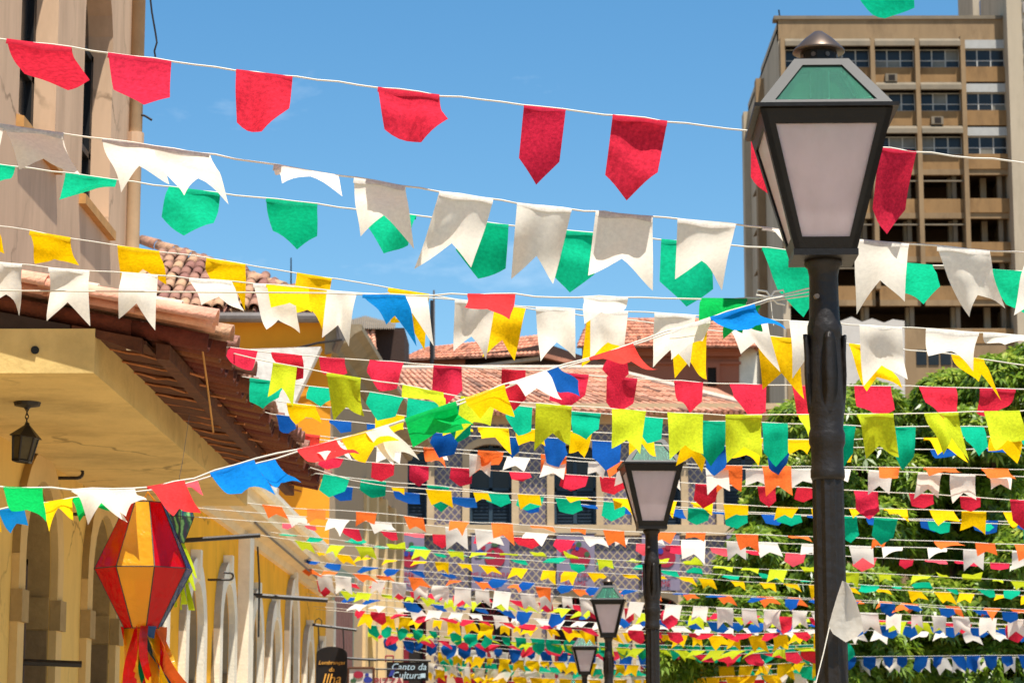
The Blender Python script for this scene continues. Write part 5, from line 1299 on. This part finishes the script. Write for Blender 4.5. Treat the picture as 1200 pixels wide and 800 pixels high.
rcols = [K_amb, K_red, K_yel, K_blue, K_red, CL['orange'], K_amb, K_red, CL['teal'], K_yel, K_red, K_amb]
for i in range(24):
    an = 2 * math.pi * i / 24; x0 = ax + .045 * math.sin(an); y0 = 7.05 - .045 * math.cos(an); z0 = c.z + .005
    sx_, ln_ = rb_.uniform(-.03, .14), rb_.uniform(.16, .34); w_ = rb_.uniform(.012, .028); rbm = MB(); ph = rb_.uniform(0, 6)
    for j in range(11):
        s = j / 10; tw = ph + s * 2.6
        cx, cy, cz_ = x0 + sx_ * s ** 1.5 + .012 * math.sin(5 * s + ph), y0 + .02 * math.cos(4 * s + ph), z0 - ln_ * s
        rbm.v += [(cx - w_ * math.cos(tw), cy - w_ * math.sin(tw), cz_), (cx + w_ * math.cos(tw), cy + w_ * math.sin(tw), cz_)]
        if j: k = len(rbm.v) - 4; rbm.f.append((k, k + 1, k + 3, k + 2))
    rbm.build('streamer', rcols[i % len(rcols)], bl, smooth=True)
M_pat = bpy.data.materials.new('patterned_paper'); M_pat.use_nodes = True
n_ = M_pat.node_tree.nodes; l_ = M_pat.node_tree.links.new
t_ = n_.new('ShaderNodeTexCoord'); wv_ = n_.new('ShaderNodeTexWave'); wv_.inputs['Scale'].default_value = 14; wv_.inputs['Distortion'].default_value = 9; wv_.inputs['Detail'].default_value = 3
r_ = n_.new('ShaderNodeValToRGB'); e_ = r_.color_ramp.elements; e_[0].color = (*srgb(40, 30, 70), 1); e_[1].color = (*srgb(120, 170, 100), 1); q_ = e_.new(.5); q_.color = (*srgb(24, 90, 62), 1)
l_(t_.outputs['Object'], wv_.inputs['Vector']); l_(wv_.outputs[0], r_.inputs[0]); l_(r_.outputs[0], n_['Principled BSDF'].inputs['Base Color']); n_['Principled BSDF'].inputs['Roughness'].default_value = .5
Yb = 9.4; pb = FPX / Yb
b2, ax2, a2, bb2, c2 = balloon('small green patterned paper balloon behind the red one', Yb, (209, 582), (210, 606), (211, 636), 11 / pb, 19 / pb, 7 / pb, [M_pat], 6, R(12))
for i in range(8):
    z0 = c2.z; sx_ = rb_.uniform(.0, .08); ln_ = rb_.uniform(.12, .26); rbm = MB(); ph = rb_.uniform(0, 6)
    for j in range(9):
        s = j / 8; tw = ph + s * 2; cx = ax2 + .012 * math.sin(i) + sx_ * s; cy = Yb + .01 * math.cos(i); w_ = .013
        rbm.v += [(cx - w_ * math.cos(tw), cy - w_ * math.sin(tw), z0 - ln_ * s), (cx + w_ * math.cos(tw), cy + w_ * math.sin(tw), z0 - ln_ * s)]
        if j: k = len(rbm.v) - 4; rbm.f.append((k, k + 1, k + 3, k + 2))
    rbm.build('streamer', CL['lime'], b2, smooth=True)
MB().tube([a2, P(210, 560, 9.4), P(214, 540, 9.5), P(222, 486, 12.4)], .001, 5).build('hanger', M_iron, b2)

# ------------------------------------------------------------------ hanging shop signs
M_board = mat('black_signboard', srgb(26, 20, 18), .6, .2, 6); M_gold = mat('gold_lettering', srgb(232, 168, 72), .6, .1, 10); M_chalk = mat('pale_blue_lettering', srgb(186, 210, 222), .6, .1, 10)
M_brown = mat('brown_edge', srgb(90, 52, 30), .7, .2, 8)
def hang_sign(label, px0, px1, py0, py1, Y, arch=0., name='hanging_sign'):
    a, b = P(px0, py1, Y), P(px1, py0, Y); cx = (a.x + b.x) / 2; w_ = b.x - a.x
    t = thing(name, label, 'sign', (cx, Y, a.z))
    if arch:
        pts = [(a.x, Y, a.z), (b.x, Y, a.z), (b.x, Y, b.z - arch)] + [(cx + w_ / 2 * math.cos(math.pi * j / 12), Y, b.z - arch + arch * math.sin(math.pi * j / 12)) for j in range(1, 12)] + [(a.x, Y, b.z - arch)]
    else: pts = [(a.x, Y, a.z), (b.x, Y, a.z), (b.x, Y, b.z), (a.x, Y, b.z)]
    return t, pts, cx, a, b, w_
t, pts, cx, a, b, w_ = hang_sign('black arched sign with gold script reading Lembrancas da Ilha', 370, 407, 757, 812, 35.5, .11)
MB().prism(pts, (0, .05, 0)).build('board', M_board, t)
for wd, yy_, sz in (('Lembranças', 776, .080), ('da', 784, .09), ('Ilha', 795, .20)):
    inst('lettering', text_mesh(wd, sz, shear=.25), M_gold, Vector((cx, 35.49, P(388, yy_, 35.5).z)), ROT_FACE, t)
MB().tube([P(366, 731.5, 35.5), P(418, 738, 35.55)], .022, 6).build('bracket', M_iron, t)
for xp in (374, 403): MB().tube([P(xp, 760, 35.5), P(xp - 1, 733 + (xp - 366) * .12, 35.5)], .010, 5).build('hanger', M_iron, t)
MB().tube([P(369, 732, 35.5), P(370, 726, 35.5), P(374, 724, 35.5), P(377, 727, 35.5), P(377, 733, 35.5)], .008, 5).build('scroll', M_iron, t)
t, pts, cx, a, b, w_ = hang_sign('black oblong sign with pale blue script reading Canto da Cultura', 453, 502, 775, 797, 45.0)
MB().prism(pts, (0, .05, 0)).build('board', M_board, t)
inst('lettering', text_mesh('Canto da', .175, shear=.25), M_chalk, Vector((cx + .02, 44.99, P(478, 781, 45).z)), ROT_FACE, t)
inst('lettering', text_mesh('Cultura', .18, shear=.25), M_chalk, Vector((cx - .02, 44.99, P(478, 791, 45).z)), ROT_FACE, t)
q = P(496, 791, 44.97); MB().box(q.x - .04, q.x + .04, 44.97, 44.99, q.z - .04, q.z + .04).build('emblem', M_chalk, t)
q = P(459, 787, 44.97); MB().prism([(q.x - .06, 44.97, q.z - .08), (q.x + .02, 44.97, q.z - .06), (q.x + .08, 44.97, q.z + .08), (q.x, 44.97, q.z + .06)], (0, .02, 0)).build('emblem', M_bblue, t)
MB().tube([P(430, 772, 45), P(505, 774, 45)], .022, 6).build('bracket', M_iron, t)
fr = MB()
for (p0, p1) in (((452, 768), (452, 775)), ((461, 768), (461, 775)), ((452, 768), (461, 768))): fr.tube([P(*p0, 45), P(*p1, 45)], .015, 5)
fr.build('bracket_loop', M_bred, t)
t, pts, cx, a, b, w_ = hang_sign('white square sign with red, blue and green shapes beside the black arched sign', 408, 438, 782, 815, 41.0)
MB().prism(pts, (0, .05, 0)).build('board', mat('white_signboard', srgb(216, 204, 188), .7, .1, 6), t)
ed = MB()
for i in range(4): ed.tube([Vector(pts[i]) - Vector((0, .01, 0)), Vector(pts[(i + 1) % 4]) - Vector((0, .01, 0))], .02, 5)
ed.build('border', M_brown, t)
for (xp, yp, r_, m_) in ((420, 790, .085, M_bred), (430, 790, .035, M_bblue), (431, 796, .075, M_bblue), (414, 797, .05, M_bgrn)):
    q = P(xp, yp, 40.98); MB().prism([(q.x + r_ * math.cos(2 * math.pi * j / 12), 40.98, q.z + .7 * r_ * math.sin(2 * math.pi * j / 12)) for j in range(12)], (0, .015, 0)).build('painted_shape', m_, t)
MB().tube([P(395, 770, 41), P(441, 773, 41)], .022, 6).build('bracket', M_iron, t)
MB().tube([P(433, 773, 41), P(433, 783, 41)], .010, 5).build('hanger', M_iron, t)
t, pts, cx, a, b, w_ = hang_sign('cream sign with red capital letters PIZZA at the bottom edge', 438, 472, 794, 812, 43.0)
MB().prism(pts, (0, .05, 0)).build('board', mat('cream_signboard', srgb(220, 190, 170), .7, .1, 6), t)
inst('lettering', text_mesh('PIZZA', .19), M_bred, Vector((cx, 42.99, P(455, 798.5, 43).z)), ROT_FACE, t)
MB().tube([P(420, 783, 43), P(475, 784, 43)], .015, 6).build('bracket', M_iron, t)
for xp in (442, 468): MB().tube([P(xp, 783.5, 43), P(xp, 795, 43)], .01, 5).build('hanger', M_iron, t)
# loose wires against the sky beside the pink wall
wq = thing('loose_wire', 'thin frayed wire dangling against the sky beside the pink wall', 'wire', P(181, 60, 14))
MB().tube([P(174, -20, 14), P(178, 15, 14), P(182, 38, 14), P(184, 50, 14), P(181, 60, 14), P(182, 67, 14)], .006, 5).build('wire', M_iron, wq)
wq2 = MB().tube([P(157, 133, A_Y1), P(163, 134, A_Y1), P(170, 136, A_Y1), P(178, 141, A_Y1)], .010, 5).build('stray_wire', M_iron, bA)
